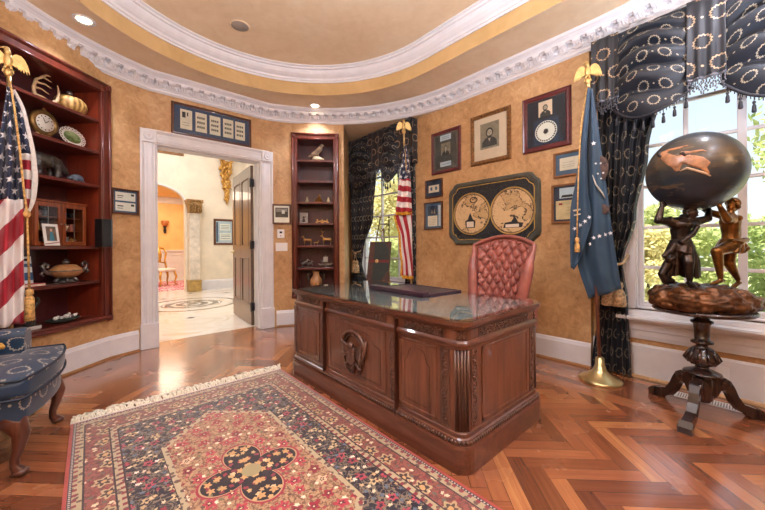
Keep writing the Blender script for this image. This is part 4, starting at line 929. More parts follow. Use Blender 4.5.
def flagpole(t,h0,h1,z1,m,base=True,r=.0135):
    mb=MB(); mb.tube([(h0,0,.02),(h1,0,z1)],r,12); mb.build('pole',m,t)
    if base: mb=MB(); mb.lathe([(.165,0),(.168,.012),(.155,.024),(.12,.04),(.07,.075),(.05,.1),(.042,.13),(.036,.135),(.034,.2),(.024,.205),(.02,.21)],(h0,0,0),40); mb.build('stand_base',M['brass'],t)
def poly_at(P,t):
    d=[0]
    for a,b in zip(P,P[1:]): d.append(d[-1]+math.hypot(b[0]-a[0],b[1]-a[1]))
    x=t*d[-1]
    for i in range(len(P)-1):
        if x<=d[i+1]+1e-9: k=(x-d[i])/max(1e-9,d[i+1]-d[i]); return (P[i][0]+(P[i+1][0]-P[i][0])*k,P[i][1]+(P[i+1][1]-P[i][1])*k)
    return P[-1]
def smoothp(P,n=24):
    out=[]
    for i in range(n+1):
        t=i/n; acc=[0,0]
        for k in (-.04,-.02,0,.02,.04): q=poly_at(P,min(1,max(0,t+k))); acc[0]+=q[0];acc[1]+=q[1]
        out.append((acc[0]/5,acc[1]/5))
    return out
def patch(Lp,Rp,folds,amp,y0=0.,ph=0.,bulge=0.):
    Ls,Rs=smoothp(Lp),smoothp(Rp)
    def fn(a,b):
        l=poly_at(Ls,b); r=poly_at(Rs,b); w=math.hypot(r[0]-l[0],r[1]-l[1])
        y=y0+amp*min(1,w/.12)*sin(a*folds*2*PI+ph+.8*b)+bulge*sin(PI*a)
        return (l[0]+(r[0]-l[0])*a,y,l[1]+(r[1]-l[1])*a)
    return fn
def us_flag_mat():
    m=Mt('stars_and_stripes',.55,sheen=.3); x,y,_=m.xyz(m.co('UV')); st=m.mix((y.md(2.)<1.)*1.,'e9e2df','a5182e')
    u=x*-1; cu=.098; cv=.082; row=(y/cv).fl().md(2.); a=((u/cu+row*.5).md(1.)-.5)*cu; b=((y/cv).md(1.)-.5)*cv*1.15
    r=(a*a+b*b).sq(); th=a.at(b*-1.); k=((th.md(2*PI/5)-PI/5).abs()*-1+PI/5); ins=((r*k.cos()+r*k.sin()*3.078)<.04)*1.
    ca=m.mix(ins,'1b2647','e8e6e8'); c=m.mix((x<-.0001)*1.,st,ca); wv=m.noise(m.co('UV'),300,1); m.col(c); return m.m
M['usflag']=us_flag_mat(); M['fringe']=plain('gold_flag_fringe','c8902c',.6,.15,.3,60); M['rope']=plain('gold_rope','c49a5c',.6,.1,.3,50,.3)
def cord(t,pts,r=.006,tl=.16,tr=.022):
    mb=MB(); mb.tube(pts,r,6); mb.build('cord',M['rope'],t); x,y,z=pts[-1]; mb=MB(); mb.lathe([(.004,z+.01),(tr*.8,z),(tr*.9,z-.03),(tr*.55,z-.04),(tr,z-.06),(tr*1.1,z-tl),(tr*.9,z-tl-.004)],(x,y,0),12); mb.build('tassel',M['rope'],t)
# --- left flag by the bookcase (2.4 m away): px -> local metres
def loc1(px,py): k=2.4/330; return ((px-9)*k*.663,1.2+(248.5-py)*k)
f=thing('national_flag','stars and stripes flag with gold rope standing before the wide bookcase','flag',matrix=frameM((-.435,3.594,0),(.9928,.1202,0),(.1202,-.9928,0)))
flagpole(f,0,0,2.47,M['brass']); eagle_fin(f,-.004,2.5)
A_L=[loc1(*p) for p in ((8,86),(3,120),(-4,170),(-12,230),(-16,330))]; A_R=[loc1(*p) for p in ((11,87),(16,120),(21,165),(23,210),(22,260),(24,326))]
pf=patch(A_L,A_R,2.2,.035,.05,.5); bs=.47
mb=MB(); mb.grid(lambda a,b:pf(a,b*bs),28,30,lambda a,b:(-.02-a*.26*(.35+.65*b),b*bs*1.8+.0),thick=.003)
def tA(a,b): p=pf(a,bs+b*(1-bs)); return (.5,((2.-p[2])*1.0+p[0]*1.5)/.185+.75)
mb.grid(lambda a,b:pf(a,bs+b*(1-bs)),28,30,tA,thick=.003); mb.build('flag_cloth',M['usflag'],f)
B_L=[loc1(*p) for p in ((10,90),(14,120),(17,160),(18,195),(21,213))]; B_R=[loc1(*p) for p in ((12,88),(22,108),(31,148),(32,180),(29,205),(27,215))]
pb=patch(B_L,B_R,1.5,.02,.0,1.); mb=MB(); mb.grid(lambda a,b:pb(a,b*.5),16,20,lambda a,b:(-.02-a*.15,b*.5*.95+.03),thick=.003); mb.grid(lambda a,b:pb(a,.5+b*.5),16,20,lambda a,b:(.5,((2.-pb(a,.5+b*.5)[2]))/.072+.05),thick=.003); mb.build('flag_cloth',M['usflag'],f,label='folded-back inner part of the flag')
C_R=[loc1(*p) for p in ((14,87),(25,104),(36,148),(39,176),(36,200),(27,216))]; pc=patch(B_R,C_R,.5,.012,.012); mb=MB(); mb.grid(pc,6,30,thick=.003); mb.build('heading_strip',plain('white_canvas','ddd6cf',.8,var=.05,sc=40),f)
cord(f,[(*[loc1(10,84)[0]],.07,loc1(10,84)[1])]+[(loc1(*p)[0],.1,loc1(*p)[1]) for p in ((14,110),(19,150),(23,190),(26,212),(27,250),(28,290))],.007,.22,.026)
mb=MB(); q=loc1(26,214); mb.ell((q[0],.1,q[1]),(.02,.02,.03),10,8); mb.build('rope_knot',M['rope'],f)
# --- rear flag by the narrow window (4.65 m away)
def loc2(px,py): k=4.65/330; return ((px-404)*k,1.2+(245.8-py)*k)
f=thing('national_flag','gold-fringed stars and stripes flag before the rear window, beside the easel','flag',matrix=frameM((3.317,3.274,0),RT,TC))
flagpole(f,.12,.005,2.62,M['brass']); eagle_fin(f,.0,2.83-.03+.02)
mb=MB(); mb.tube([(.005,0,2.6),(0,0,2.82)],.0135,10); mb.build('pole_top',M['brass'],f)
U_L=[loc2(*p) for p in ((404,146),(401.5,165),(398.5,182),(395,213.5))]; U_R=[loc2(*p) for p in ((406,146),(409.5,165),(410.5,182),(411.5,213.5))]
pu=patch(U_L,U_R,1.6,.03,.045,.3); bs=.5
mb=MB(); mb.grid(lambda a,b:pu(a,b*bs),20,20,lambda a,b:(-.03-a*.2,b*bs*1.+.06),thick=.003); mb.grid(lambda a,b:pu(a,bs+b*(1-bs)),20,24,lambda a,b:(.5,(2.12-pu(a,bs+b*(1-bs))[2]-a*.02)/.075+1.),thick=.003); mb.build('flag_cloth',M['usflag'],f)
mb=MB(); mb.grid(lambda a,b:(pu(a,1)[0],pu(a,1)[1]+.003,pu(a,1)[2]+.006-.045*b),30,3,thick=.006); mb.build('gold_fringe',M['fringe'],f)
L_L=[loc2(*p) for p in ((395,214),(396.5,222),(400,234),(400.5,250),(402,262),(401,276))]; L_R=[loc2(*p) for p in ((411.5,212),(411.5,245),(412.5,277))]
pl=patch(L_L,L_R,1.3,.025,.015,1.2); mb=MB(); mb.grid(pl,24,30,lambda a,b:(.5,a*4.2-b*1.8+6.3),thick=.003); mb.build('flag_cloth',M['usflag'],f,label='lower hanging fold of the flag')
mb=MB(); mb.grid(lambda a,b:(pl(0,b)[0]-.028*a,pl(0,b)[1],pl(0,b)[2]-.01*a),3,30,thick=.006); mb.grid(lambda a,b:(pl(a,1)[0],pl(a,1)[1],pl(a,1)[2]-.045*b),24,3,thick=.006); mb.build('gold_fringe',M['fringe'],f)
mb=MB(); mb.tube([(.006,.03,2.66),(.02,.055,2.4),(.045,.06,2.0),(.055,.06,1.75)],.006,6); mb.build('cord',M['rope'],f)
# --- blue flag by the big window (2.93 m away)
def loc3(px,py): k=2.91/330; return ((px-600)*k*.835,1.2+(244.5-py)*k)
M['bluef']=plain('deep_blue_flag_cloth','2b465e',.6,var=.06,sc=6,sheen=.4)
f=thing('presidential_flag','dark blue flag with white stars and gold cord beside the big window','flag',matrix=frameM((3.365,.912,0),(.2627,-.9648,0),(-.9648,-.2627,0)))
flagpole(f,0,-.071,2.62,plain('varnished_pole','7d4b38',.35)); eagle_fin(f,-.077,2.68)
mb=MB(); mb.tube([(-.0705,0,2.6),(-.077,0,2.65)],.018,12); mb.build('pole_ferrule',M['brass'],f)
P_L=[loc3(*p) for p in ((590.5,87),(585,125),(580,170),(577,205),(576,262),(590,302))]; P_R=[loc3(*p) for p in ((594,86),(600,125),(604,160),(609.5,200),(614,240),(622,290))]
pm=patch(P_L,P_R,1.4,.04,.03,2.2); mb=MB(); mb.grid(pm,40,50,thick=.003); mb.build('flag_cloth',M['bluef'],f)
F_L=[loc3(*p) for p in ((590,87),(584,130),(577,182),(571,207),(570.5,250),(571,270))]; F_R=[loc3(*p) for p in ((593,88),(588,150),(589.5,195),(594,220),(588,237),(580,262),(573,272))]
pn=patch(F_L,F_R,.9,.022,.085,.2); mb=MB(); mb.grid(pn,26,40,thick=.003); mb.build('flag_cloth',M['bluef'],f,label='front fold of the blue flag')
def star(mb,c,r,tilt=0.):
    pts=[]
    for k in range(10):
        a=PI/2+k*PI/5+tilt; q=r if k%2==0 else r*.4; pts.append((c[0]+q*cos(a),c[2]+q*sin(a)))
    mb.prism(pts,c[1],c[1]+.004,'y')
sw=plain('white_thread','e4e6ea',.7,var=.03)
def onp(fn,px,py): # nearest point of a patch to a place on it
    h,z=loc3(px,py); best=None
    for i in range(21):
        for j in range(41):
            p=fn(i/20,j/40); d=(p[0]-h)**2+(p[2]-z)**2
            if best is None or d<best[0]: best=(d,p)
    return best[1]
for px,py in ((590.5,241.5),(595,239.5),(600,238),(605,235),(610,231.5)): p=onp(pm,px,py); mb=MB(); star(mb,(p[0],p[1]+.006,p[2]),.02,.2); mb.build('star',sw,f)
p=onp(pm,596,147); mb=MB(); star(mb,(p[0],p[1]+.006,p[2]),.022); mb.build('star',sw,f)
for px,py in ((575.5,230),(581,225.5),(586,222),(590,217.5)): p=onp(pn,px,py); mb=MB(); star(mb,(p[0],p[1]+.006,p[2]),.02,.4); mb.build('star',sw,f)
# seal: shield, scroll and small stars woven on the cloth
mb=MB(); W_=[onp(pm,*q) for q in ((595,178),(597,183),(600,188),(604,193),(606,198))]; mb.tube([(p[0],p[1]+.012,p[2]) for p in W_],[.008,.02,.024,.022,.01],8,flat=.3)
for q in ((577,210),(577.5,212.5),(578,215)): p=onp(pn,*q); mb.tube([(p[0]-.02,p[1]+.01,p[2]),(p[0]+.03,p[1]+.01,p[2]+.01)],.007,6)
mb.build('seal_scroll',plain('ivory_thread','cfc8bc',.7,var=.15,sc=60),f,kind='stuff')
mb=MB(); p=onp(pm,602,168); mb.ell((p[0],p[1]+.004,p[2]),(.055,.006,.11),14,10); p=onp(pm,604,208); mb.ell((p[0],p[1]+.004,p[2]),(.05,.006,.045),14,8); mb.build('seal_emblem',plain('brown_thread','4d3b35',.7,var=.3,sc=40),f,label='brown eagle seal',kind='stuff')
for q in ((598,166),(602,163),(604,171),(599,173),(601,177)): p=onp(pm,*q); mb=MB(); star(mb,(p[0],p[1]+.013,p[2]),.011); mb.build('star',sw,f)
q0=[loc3(*p) for p in ((589,84),(583,125),(580,170),(578.5,215),(578,238))]; cord(f,[(q0[0][0],.02,q0[0][1])]+[(a,.125,b) for a,b in q0[1:]],.006,.12,.02)
# ------------------------------------------------------------ easel with a portfolio picture
F_=V(-.9,-.436,0).normalized(); U_=V(.436,-.9,0).normalized(); LEAN=math.radians(14)
c0=V(3.02,3.50,.0); et=thing('easel','slender brass display easel standing before the rear window','easel',matrix=frameM(c0,U_,F_))
# local x along the board, y towards the viewer, z up
def lz(z,y=0): return -tan_*z+y
tan_=math.tan(LEAN)
mb=MB(); 
for x in (-.07,.07): mb.tube([(x*3.2,.16,0),(x,.16-tan_*1.62,1.6)],.009,8); mb.ell((x,.16-tan_*1.64,1.62),.016,8,6)
mb.tube([(0,-.45,0),(0,-.2,1.45)],.009,8); mb.tube([(-.08,.16-tan_*1.5,1.52),(.08,.16-tan_*1.5,1.52)],.008,8); mb.tube([(-.19,.16-tan_*.66,.69),(.19,.16-tan_*.66,.69)],.009,8)
for s_ in (-1,1): spiral(mb,s_*.03,1.43,.03,PI/2,1.,s_,.005,-.17)
for x in (-.12,.12): mb.tube([(x,.16-tan_*.68,.69),(x,.26-tan_*.68,.69),(x,.26-tan_*.68,.73)],.007,6)
mb.build('easel_frame',plain('dark_brass','6b532e',.35,.8,.15),et)
art=thing('framed_portfolio','dark green and brown leather display panel with a red band resting on the easel','picture',matrix=et.matrix_world@Matrix.Translation((0,.225-tan_*.7,.705))@Matrix.Rotation(LEAN,4,'X'))
art.matrix_world=frameM(c0,U_,F_)@Matrix.Translation((0,.225-tan_*.7,.7))@Matrix.Rotation(LEAN,4,'X')
mb=MB(); mb.box((-.165,-.02,0),(.165,.0,.58),.003); mb.build('board',plain('brown_leather_board','4a2e26',.5,var=.15,sc=20),art)
mb=MB(); mb.prism([(-.08,.02),(.05,.02),(.15,.16),(.15,.44),(.07,.56),(-.08,.56)],.0,.003,'y'); mb.build('green_panel',plain('bottle_green_leather','262e2a',.5,var=.15,sc=20),art)
mb=MB(); mb.box((-.15,.003,.275),(.15,.006,.315)); mb.build('red_band',plain('red_band_leather','6b2220',.5),art)
mb=MB(); mb.lathe([(0,.012),(.02,.011),(.028,.005)],(-.03,0,.295),16,'y'); mb.build('medal',M['gold'],art)
# ------------------------------------------------------------ framed pictures
def bust(mb,cx,cz,s,y,beard=True): # flat printed portrait: coat, face, hair (material slots: 0 ground,1 coat,2 face,3 hair)
    mb.mi=1; mb.prism([(cx-s*.5,cz-s*.62),(cx-s*.48,cz-s*.3),(cx-s*.3,cz-s*.12),(cx-s*.1,cz-s*.04),(cx+s*.1,cz-s*.04),(cx+s*.32,cz-s*.14),(cx+s*.48,cz-s*.32),(cx+s*.5,cz-s*.62)],y,y+.0008,'y')
    mb.mi=2; mb.prism([(cx-s*.1,cz-s*.06),(cx+s*.1,cz-s*.06),(cx+.0,cz-s*.34)],y-.0004,y+.0008,'y')
    mb.mi=3; mb.prism([(cx+s*.24*cos(a),cz+s*.22+s*.29*sin(a)) for a in [2*PI*k/18 for k in range(18)]],y-.0006,y+.0008,'y')
    mb.mi=2; mb.prism([(cx+s*.01+s*.17*cos(a),cz+s*.18+s*.23*sin(a)) for a in [2*PI*k/18 for k in range(18)]],y-.001,y+.0008,'y')
    mb.mi=3
    if beard: mb.prism([(cx-s*.15,cz+s*.1),(cx-s*.08,cz+s*.03),(cx+s*.08,cz+s*.03),(cx+s*.16,cz+s*.1),(cx+s*.1,cz-s*.1),(cx,cz-s*.14),(cx-s*.1,cz-s*.1)],y-.0014,y+.0008,'y')
    for q in (-1,1): mb.prism([(cx+q*s*.075-s*.035,cz+s*.22),(cx+q*s*.075+s*.035,cz+s*.22),(cx+q*s*.075+s*.035,cz+s*.25),(cx+q*s*.075-s*.035,cz+s*.25)],y-.0014,y+.0008,'y')
    mb.prism([(cx-s*.02,cz+s*.12),(cx+s*.03,cz+s*.12),(cx+s*.01,cz+s*.2)],y-.0014,y+.0008,'y'); mb.mi=0
M['skin']=plain('printed_face_tone','a79a88',.8,var=.05); M['coat']=plain('printed_dark_coat','3a3634',.8,var=.1); M['sepia']=plain('sepia_engraving','857a68',.8,var=.1,sc=30); M['mred']=plain('dark_navy_mount','20222e',.8,var=.1)
M['mgrey']=plain('olive_grey_mount','5f5a52',.8,var=.06); M['mcream']=plain('blush_cream_mount','d8bfa6',.8,var=.03); M['cardb']=plain('pale_blue_card','b9c6d2',.8,var=.05); M['mblue']=plain('steel_blue_mount','47627e',.8,var=.06); M['mdk']=plain('midnight_mount','27324a',.8,var=.1); M['gold2']=plain('gold_print','b8954f',.6,var=.1)
M['pane']=M['glass']
def pic(label,T,w,h,fw,fm,mount,items,depth=.026,cat='picture',extra=None,group=None,inner=None):
    t=thing('framed_picture',label,cat,matrix=T,group=group); mb=MB()
    pr_=[(0,0),(0,-depth*.7),(fw*.15,-depth),(fw*.4,-depth*.82),(fw*.7,-depth*.86),(fw*.85,-depth*.55),(fw,-depth*.5),(fw,0)]
    cs=[(0,0,1,1),(w,0,-1,1),(w,h,-1,-1),(0,h,1,-1)]; rows=[[mb.v((x+sx*a,b,z+sz*a)) for a,b in pr_] for x,z,sx,sz in cs]
    for i in range(4):
        a=rows[i];b=rows[(i+1)%4]
        for k in range(len(pr_)-1): mb.f([a[k],b[k],b[k+1],a[k+1]])
    mb.build('frame',fm,t)
    mb=MB(); mb.box((fw*.9,-.008,fw*.9),(w-fw*.9,-.002,h-fw*.9)); mb.build('mount',mount,t)
    if inner: mb=MB(); i0,i1,im=inner; mb.box((fw+i0,-.009,fw+i0),(w-fw-i0,-.0082,h-fw-i0)); mb.build('inner_mount',im,t)
    for it in items:
        mb=MB(); kind,a,b,c,d,mats=it[:6]; name=it[6] if len(it)>6 else 'print'
        if kind=='rect': mb.box((a*w,-.0105,b*h),(c*w,-.0085,d*h))
        elif kind=='disc': mb.prism([(a*w+c*cos(q),b*h+c*sin(q)) for q in [2*PI*k/32 for k in range(32)]],-.0125,-.0085,'y')
        elif kind=='oval': mb.prism([(a*w+c*cos(q),b*h+d*sin(q)) for q in [2*PI*k/32 for k in range(32)]],-.0112,-.0085,'y')
        if len(it)>7: it[7](mb,w,h)
        mb.build(name,mats,t)
    mb=MB(); mb.box((fw*.92,-.0165,fw*.92),(w-fw*.92,-.0145,h-fw*.92)); mb.build('glass_pane',M['pane'],t)
    return t
def wallT(yl,z0): return frameM((PX-.001,yl,z0),(0,-1,0),(1,0,0))
def lines(x0,x1,zs,m_=1,hh=.004):
    def fn(mb,w,h):
        mb.mi=m_
        for z in zs: mb.box((x0*w,-.0112,z*h),(x1*w,-.0085,z*h+hh))
        mb.mi=0
    return fn
R4=[M['sepia'],M['coat'],M['skin'],M['ink']]
pic('small cherry framed portrait with signed cards, leftmost of the three large upper pictures',wallT(3.03,2.194),.49,.58,.045,M['framered'],M['mgrey'],[('rect',.31,.76,.68,.89,[M['cardb'],M['ink']],'signed_card',lines(.38,.62,(.8,.84))),('rect',.34,.42,.66,.70,R4,'portrait_print',lambda mb,w,h:bust(mb,.5*w,.53*h,.12,-.0112,False)),('rect',.31,.15,.68,.26,[M['cardb'],M['ink']],'signed_card',lines(.36,.64,(.2,)))],inner=(.03,0,plain('dark_olive_inset','4d4a45',.8)))
def beadframe(T): pass
pt=pic('carved brown framed engraving of a bearded man in a dark suit, above the map panel',wallT(2.388,2.199),.533,.615,.05,M['goldframe'],M['mcream'],[('rect',.255,.29,.725,.80,R4,'engraving',lambda mb,w,h:(mb.prism([(.49*w+.105*cos(q),.555*h+.135*sin(q)) for q in [2*PI*k/28 for k in range(28)]],-.0108,-.0085,'y'),bust(mb,.49*w,.53*h,.2,-.0116)))])
mb=MB()
for (a,b,c,d) in ((.02,.02,.513,.02),(.513,.02,.513,.595),(.513,.595,.02,.595),(.02,.595,.02,.02)):
    n_=22
    for k in range(n_): mb.ell((a+(c-a)*k/n_,-.026,b+(d-b)*k/n_),(.01,.006,.01),6,5)
mb.build('carved_edge',M['goldframe'],pt,kind='stuff')
def sealplate(mb,w,h):
    mb.mi=1
    for k in range(26): q=2*PI*k/26; mb.ell((.5*w+.098*cos(q),-.0135,.325*h+.098*sin(q)),(.009,.002,.009),6,4)
    mb.prism([(.5*w+.03*cos(q)*(1 if k%2 else .7),.325*h+.032*sin(q)*(1 if k%2 else .75)) for k,q in enumerate([2*PI*k/20 for k in range(20)])],-.0142,-.0085,'y'); mb.mi=0
pic('wide cherry framed display with a round white seal plate under a small portrait',wallT(1.716,2.211),.5,.6,.055,M['framered'],M['mred'],[('rect',.35,.6,.63,.865,[M['mcream'],M['coat'],M['skin'],M['ink']],'portrait_card',lambda mb,w,h:bust(mb,.49*w,.71*h,.11,-.0112,True)),('rect',.24,.1,.76,.545,[M['mdk']],'backing_card'),('disc',.5,.325,.113,0,[M['white'],M['ink']],'seal_plate',sealplate)])
pic('small walnut framed blue-mounted card, upper of the two small frames left of the map',wallT(3.15,1.878),.307,.255,.018,M['frame'],M['mdk'],[('rect',.2,.28,.8,.68,[M['paper'],M['mblue']],'card',lambda mb,w,h:[setattr(mb,'mi',1),mb.box((.3*w,-.0112,.4*h),(.42*w,-.0085,.58*h)),mb.box((.58*w,-.0112,.4*h),(.7*w,-.0085,.58*h))])])
pic('narrow walnut framed document with photograph, lower of the two small frames left of the map',wallT(3.173,1.428),.327,.388,.02,M['frame'],M['mblue'],[('rect',.2,.54,.72,.86,[M['mdk'],M['skin']],'photograph',lambda mb,w,h:[setattr(mb,'mi',1),mb.prism([(.38*w,.58*h),(.48*w,.58*h),(.43*w,.76*h)],-.0112,-.0085,'y'),mb.prism([(.52*w,.58*h),(.62*w,.58*h),(.57*w,.74*h)],-.0112,-.0085,'y')]),('rect',.2,.12,.72,.5,[M['paper'],M['grey']],'document',lines(.26,.66,(.18,.24,.3,.36,.42),1,.003)),('rect',.78,.12,.9,.86,[M['cardb']],'mount_strip')])
pic('light-framed blue-mounted letter under the seal plate, partly behind the blue flag',wallT(1.391,1.893),.332,.255,.022,plain('light_walnut_frame','8a5a34',.4),M['mblue'],[('rect',.18,.26,.84,.76,[M['paper'],M['grey']],'letter',lines(.26,.6,(.38,.46,.56),1,.003))])
pic('light-framed buff certificate below a photograph, partly behind the blue flag',wallT(1.413,1.42),.352,.4,.022,plain('light_walnut_frame_2','8a5a34',.4),M['mdk'],[('rect',.22,.64,.66,.9,[M['cardb'],M['ink']],'photograph',lambda mb,w,h:[setattr(mb,'mi',1),mb.prism([(.26*w,.66*h),(.6*w,.66*h),(.56*w,.72*h),(.3*w,.72*h)],-.0112,-.0085,'y')]),('rect',.12,.1,.88,.58,[plain('buff_certificate','d7bd90',.8),M['grey'],plain('red_ink','9a2c2e',.7)],'certificate',lambda mb,w,h:(lines(.4,.78,(.25,.32,.4,.48),1,.003)(mb,w,h),setattr(mb,'mi',2),mb.box((.2*w,-.0112,.47*h),(.3*w,-.0085,.52*h))))])
# over the door: five typed sheets on blue
def sheet(x):
    def fn(mb,w,h):
        mb.mi=1
        if x<.2:
            mb.box(((x+.02)*w,-.0112,.56*h),((x+.06)*w,-.0085,.74*h)); mb.box(((x+.075)*w,-.0112,.62*h),((x+.09)*w,-.0085,.74*h)); mb.box(((x+.02)*w,-.0112,.4*h),((x+.1)*w,-.0085,.41*h)); mb.box(((x+.02)*w,-.0112,.32*h),((x+.1)*w,-.0085,.33*h))
        else:
            for r_ in range(3):
                for c_ in range(4): mb.box(((x+.02+.024*c_)*w,-.0112,(.32+.15*r_)*h),((x+.036+.024*c_)*w,-.0085,(.39+.15*r_)*h))
        mb.mi=0
    return fn
pic('long walnut frame of five typed sheets on blue above the doorway',frameM((.762,DY-.001,2.625),(1,0,0),(0,1,0)),.982,.40,.03,M['frame'],M['blueM'],[('rect',x,.2,x+.135,.82,[M['paper'],M['ink']],'typed_sheet',sheet(x)) for x in (.1,.275,.445,.615,.775)])
def arcT(deg,z,off=0): 
    p=up(deg); a=math.radians(deg); u=(cos(a),sin(a)); o=(-sin(a),cos(a)); return frameM((p[0]-u[0]*off,p[1]-u[1]*off,z),(u[0],u[1],0),(o[0],o[1],0))
T=arcT(23.5,1.577,.132)@Matrix.Translation((0,-.008,0))
pic('small walnut framed pair of stamped covers left of the doorway',T,.27,.285,.02,M['frame'],M['mblue'],[('rect',.13,.53,.87,.86,[M['white'],M['ink']],'stamped_cover',lambda mb,w,h:[setattr(mb,'mi',1),mb.box((.2*w,-.0112,.7*h),(.42*w,-.0085,.73*h)),mb.box((.2*w,-.0112,.63*h),(.38*w,-.0085,.65*h)),mb.box((.7*w,-.0112,.74*h),(.82*w,-.0085,.82*h))]),('rect',.13,.13,.87,.46,[M['white'],M['ink']],'stamped_cover',lambda mb,w,h:[setattr(mb,'mi',1),mb.box((.2*w,-.0112,.3*h),(.42*w,-.0085,.34*h)),mb.box((.2*w,-.0112,.22*h),(.4*w,-.0085,.24*h)),mb.box((.7*w,-.0112,.33*h),(.82*w,-.0085,.41*h))])])
T=arcT(-22.4,1.54,.13)@Matrix.Translation((0,-.008,0))
pic('small walnut framed black and white photograph right of the doorway above the switches',T,.27,.3,.025,M['frame'],M['white'],[('rect',.16,.34,.84,.82,[M['coat'],M['grey'],M['white']],'photograph',lambda mb,w,h:[setattr(mb,'mi',1),mb.prism([(.2*w,.6*h),(.8*w,.62*h),(.8*w,.78*h),(.2*w,.78*h)],-.0112,-.0085,'y'),setattr(mb,'mi',2),mb.prism([(.5*w,.52*h),(.66*w,.52*h),(.66*w,.68*h),(.58*w,.72*h),(.5*w,.68*h)],-.0115,-.0085,'y')])])
T=arcT(-22.2,1.33,.055)@Matrix.Translation((0,-.005,0)); th_=thing('thermostat','white upright wall thermostat between the small photograph and the light switches','thermostat',matrix=T)
mb=MB(); mb.box((0,-.02,0),(.105,0,.13),.006); mb.build('body',M['plastic'],th_); mb=MB(); mb.box((.035,-.022,.07),(.07,-.0195,.1)); mb.build('display',M['ink'],th_); mb=MB(); mb.lathe([(0,-.024),(.009,-.024),(.01,-.019)],(.052,0,.035),12,'y'); mb.build('button',M['grey'],th_)
T=arcT(-22.4,1.135,.085)@Matrix.Translation((0,-.005,0)); sw_=thing('light_switch','white triple light switch plate under the thermostat','light switch',matrix=T)
mb=MB(); mb.box((0,-.008,0),(.17,0,.125),.004); mb.build('plate',M['plastic'],sw_)
for k in range(3): mb=MB(); mb.box((.02+.05*k,-.013,.03),(.05+.05*k,-.0075,.095),.003); mb.build('rocker',M['plastic'],sw_)
# ------------------------------------------------------------ double hemisphere map panel
mp=thing('map_panel','double hemisphere old world map carved panel with clipped corners above the tufted chair','map',matrix=frameM((PX-.001,2.727,1.21),(0,-1,0),(1,0,0)))
MW,MH=1.205,.80
def oct_(i,c=.13):
    q=[(0,c),(.012,c*.72),(.05,c*.5),(c*.5,.05),(c*.72,.012),(c,0)]; out=[]
    for (ox,oz,sx,sz,rev) in ((i,i,1,1,0),(MW-i,i,-1,1,1),(MW-i,MH-i,-1,-1,0),(i,MH-i,1,-1,1)):
        P=[(ox+sx*a,oz+sz*b) for a,b in q]; out+=P[::-1] if rev else P
    return out
M['mapf']=plain('grey_green_frame','4b4c44',.45,var=.12,sc=12); M['mapd']=plain('black_carved_ground','26272b',.5,var=.35,sc=40,bump=.3)
mb=MB(); mb.prism(oct_(0),-.02,0,'y'); o_,i_=oct_(0),oct_(.055,.115); A=[mb.v((a,-.02,b)) for a,b in o_]; A2=[mb.v((a,-.042,b)) for a,b in oct_(.015,.125)]; A3=[mb.v((a,-.038,b)) for a,b in oct_(.045,.118)]; B_=[mb.v((a,-.02,b)) for a,b in i_]
for P,Q in ((A,A2),(A2,A3),(A3,B_)):
    for k in range(24): mb.f([P[k],P[(k+1)%24],Q[(k+1)%24],Q[k]])
mb.build('frame',M['mapf'],mp)
mb=MB(); mb.tube([(a,-.024,b) for a,b in oct_(.064,.112)],.006,5,closed=True); mb.build('gilt_line',M['gold2'],mp)
mb=MB(); mb.prism(oct_(.05,.115),-.022,-.018,'y'); rr=random.Random(9)
for (cx,cz,w_,h_) in ((.2,.66,.09,.06),(.6,.69,.22,.06),(1.0,.68,.1,.07),(.6,.1,.2,.05),(.18,.14,.07,.06),(1.02,.14,.08,.06)):
    for k in range(int(w_*170)): 
        spiral(mb,cx+rr.uniform(-w_,w_),cz+rr.uniform(-h_,h_),rr.uniform(.018,.034),rr.random()*6,1.1,rr.choice((-1,1)),.005,-.026,10)
mb.build('carved_ground',M['mapd'],mp)
def hemi(name,cx,cz,r,seed):
    m=Mt('old_map_'+name,.6); c=m.co(); x,y,z=m.xyz(c); v=m.vec(x+seed,z,0.); n=m.noise(v,4.2,5,.6,.4); land=(n>.53)*1.; edge=((n-.53).abs()<.012)*1.; n2=m.noise(v,24,3); hatch=(n2>.6)*.35*land
    b=m.mix(land*.45,'d3b284','b08a54'); b=m.mix(hatch,b,'4d3a26'); b=m.mix(((m.noise(v,60,2)>.6)*1.)*(m.noise(v,7,2)>.5)*.6,b,'4a3824'); b=m.mix(edge*.9,b,'3a2b1d')
    fx=(x-cx)/r; fz=(z-cz)/r; rr2=(fx*fx+fz*fz).sq(); gl=(((fx*5).md(1.)<.03)+((fz*5).md(1.)<.03)).mn(1.); b=m.mix(gl*.25,b,'7a5c38'); b=m.mix((rr2>.93)*.7,b,'7b5d38'); b=m.mix(((rr2-.93).abs()<.012)*1.,b,'3a2b1d'); b=m.mix((m.noise(v,3,2)>.6)*.15,b,'a7793e'); m.col(b)
    mb=MB(); mb.prism([(cx+r*cos(q),cz+r*sin(q)) for q in [2*PI*k/48 for k in range(48)]],-.028,-.02,'y'); mb.build('hemisphere',m.m,mp)
    mb=MB(); mb.tube([(cx+r*cos(q),-.028,cz+r*sin(q)) for q in [2*PI*k/48 for k in range(48)]],.007,6,closed=True); mb.build('gilt_ring',M['gold2'],mp)
hemi('west',.348,.388,.262,0.); hemi('east',.885,.384,.267,3.7)
mb=MB(); mb.prism([(.27,.21),(.4,.21),(.41,.3),(.37,.32),(.35,.37),(.335,.4),(.32,.37),(.3,.32),(.26,.3)],-.031,-.027,'y'); mb.mi=1; mb.box((.285,-.033,.22),(.385,-.03,.29)); mb.build('cartouche',[M['ink'],M['paper']],mp)
mb=MB(); mb.tube([(.385+.05*cos(q),-.029,.56+.035*sin(q)) for q in [2*PI*k/20 for k in range(20)]],.006,5,closed=True); mb.build('cartouche',[M['ink']],mp)
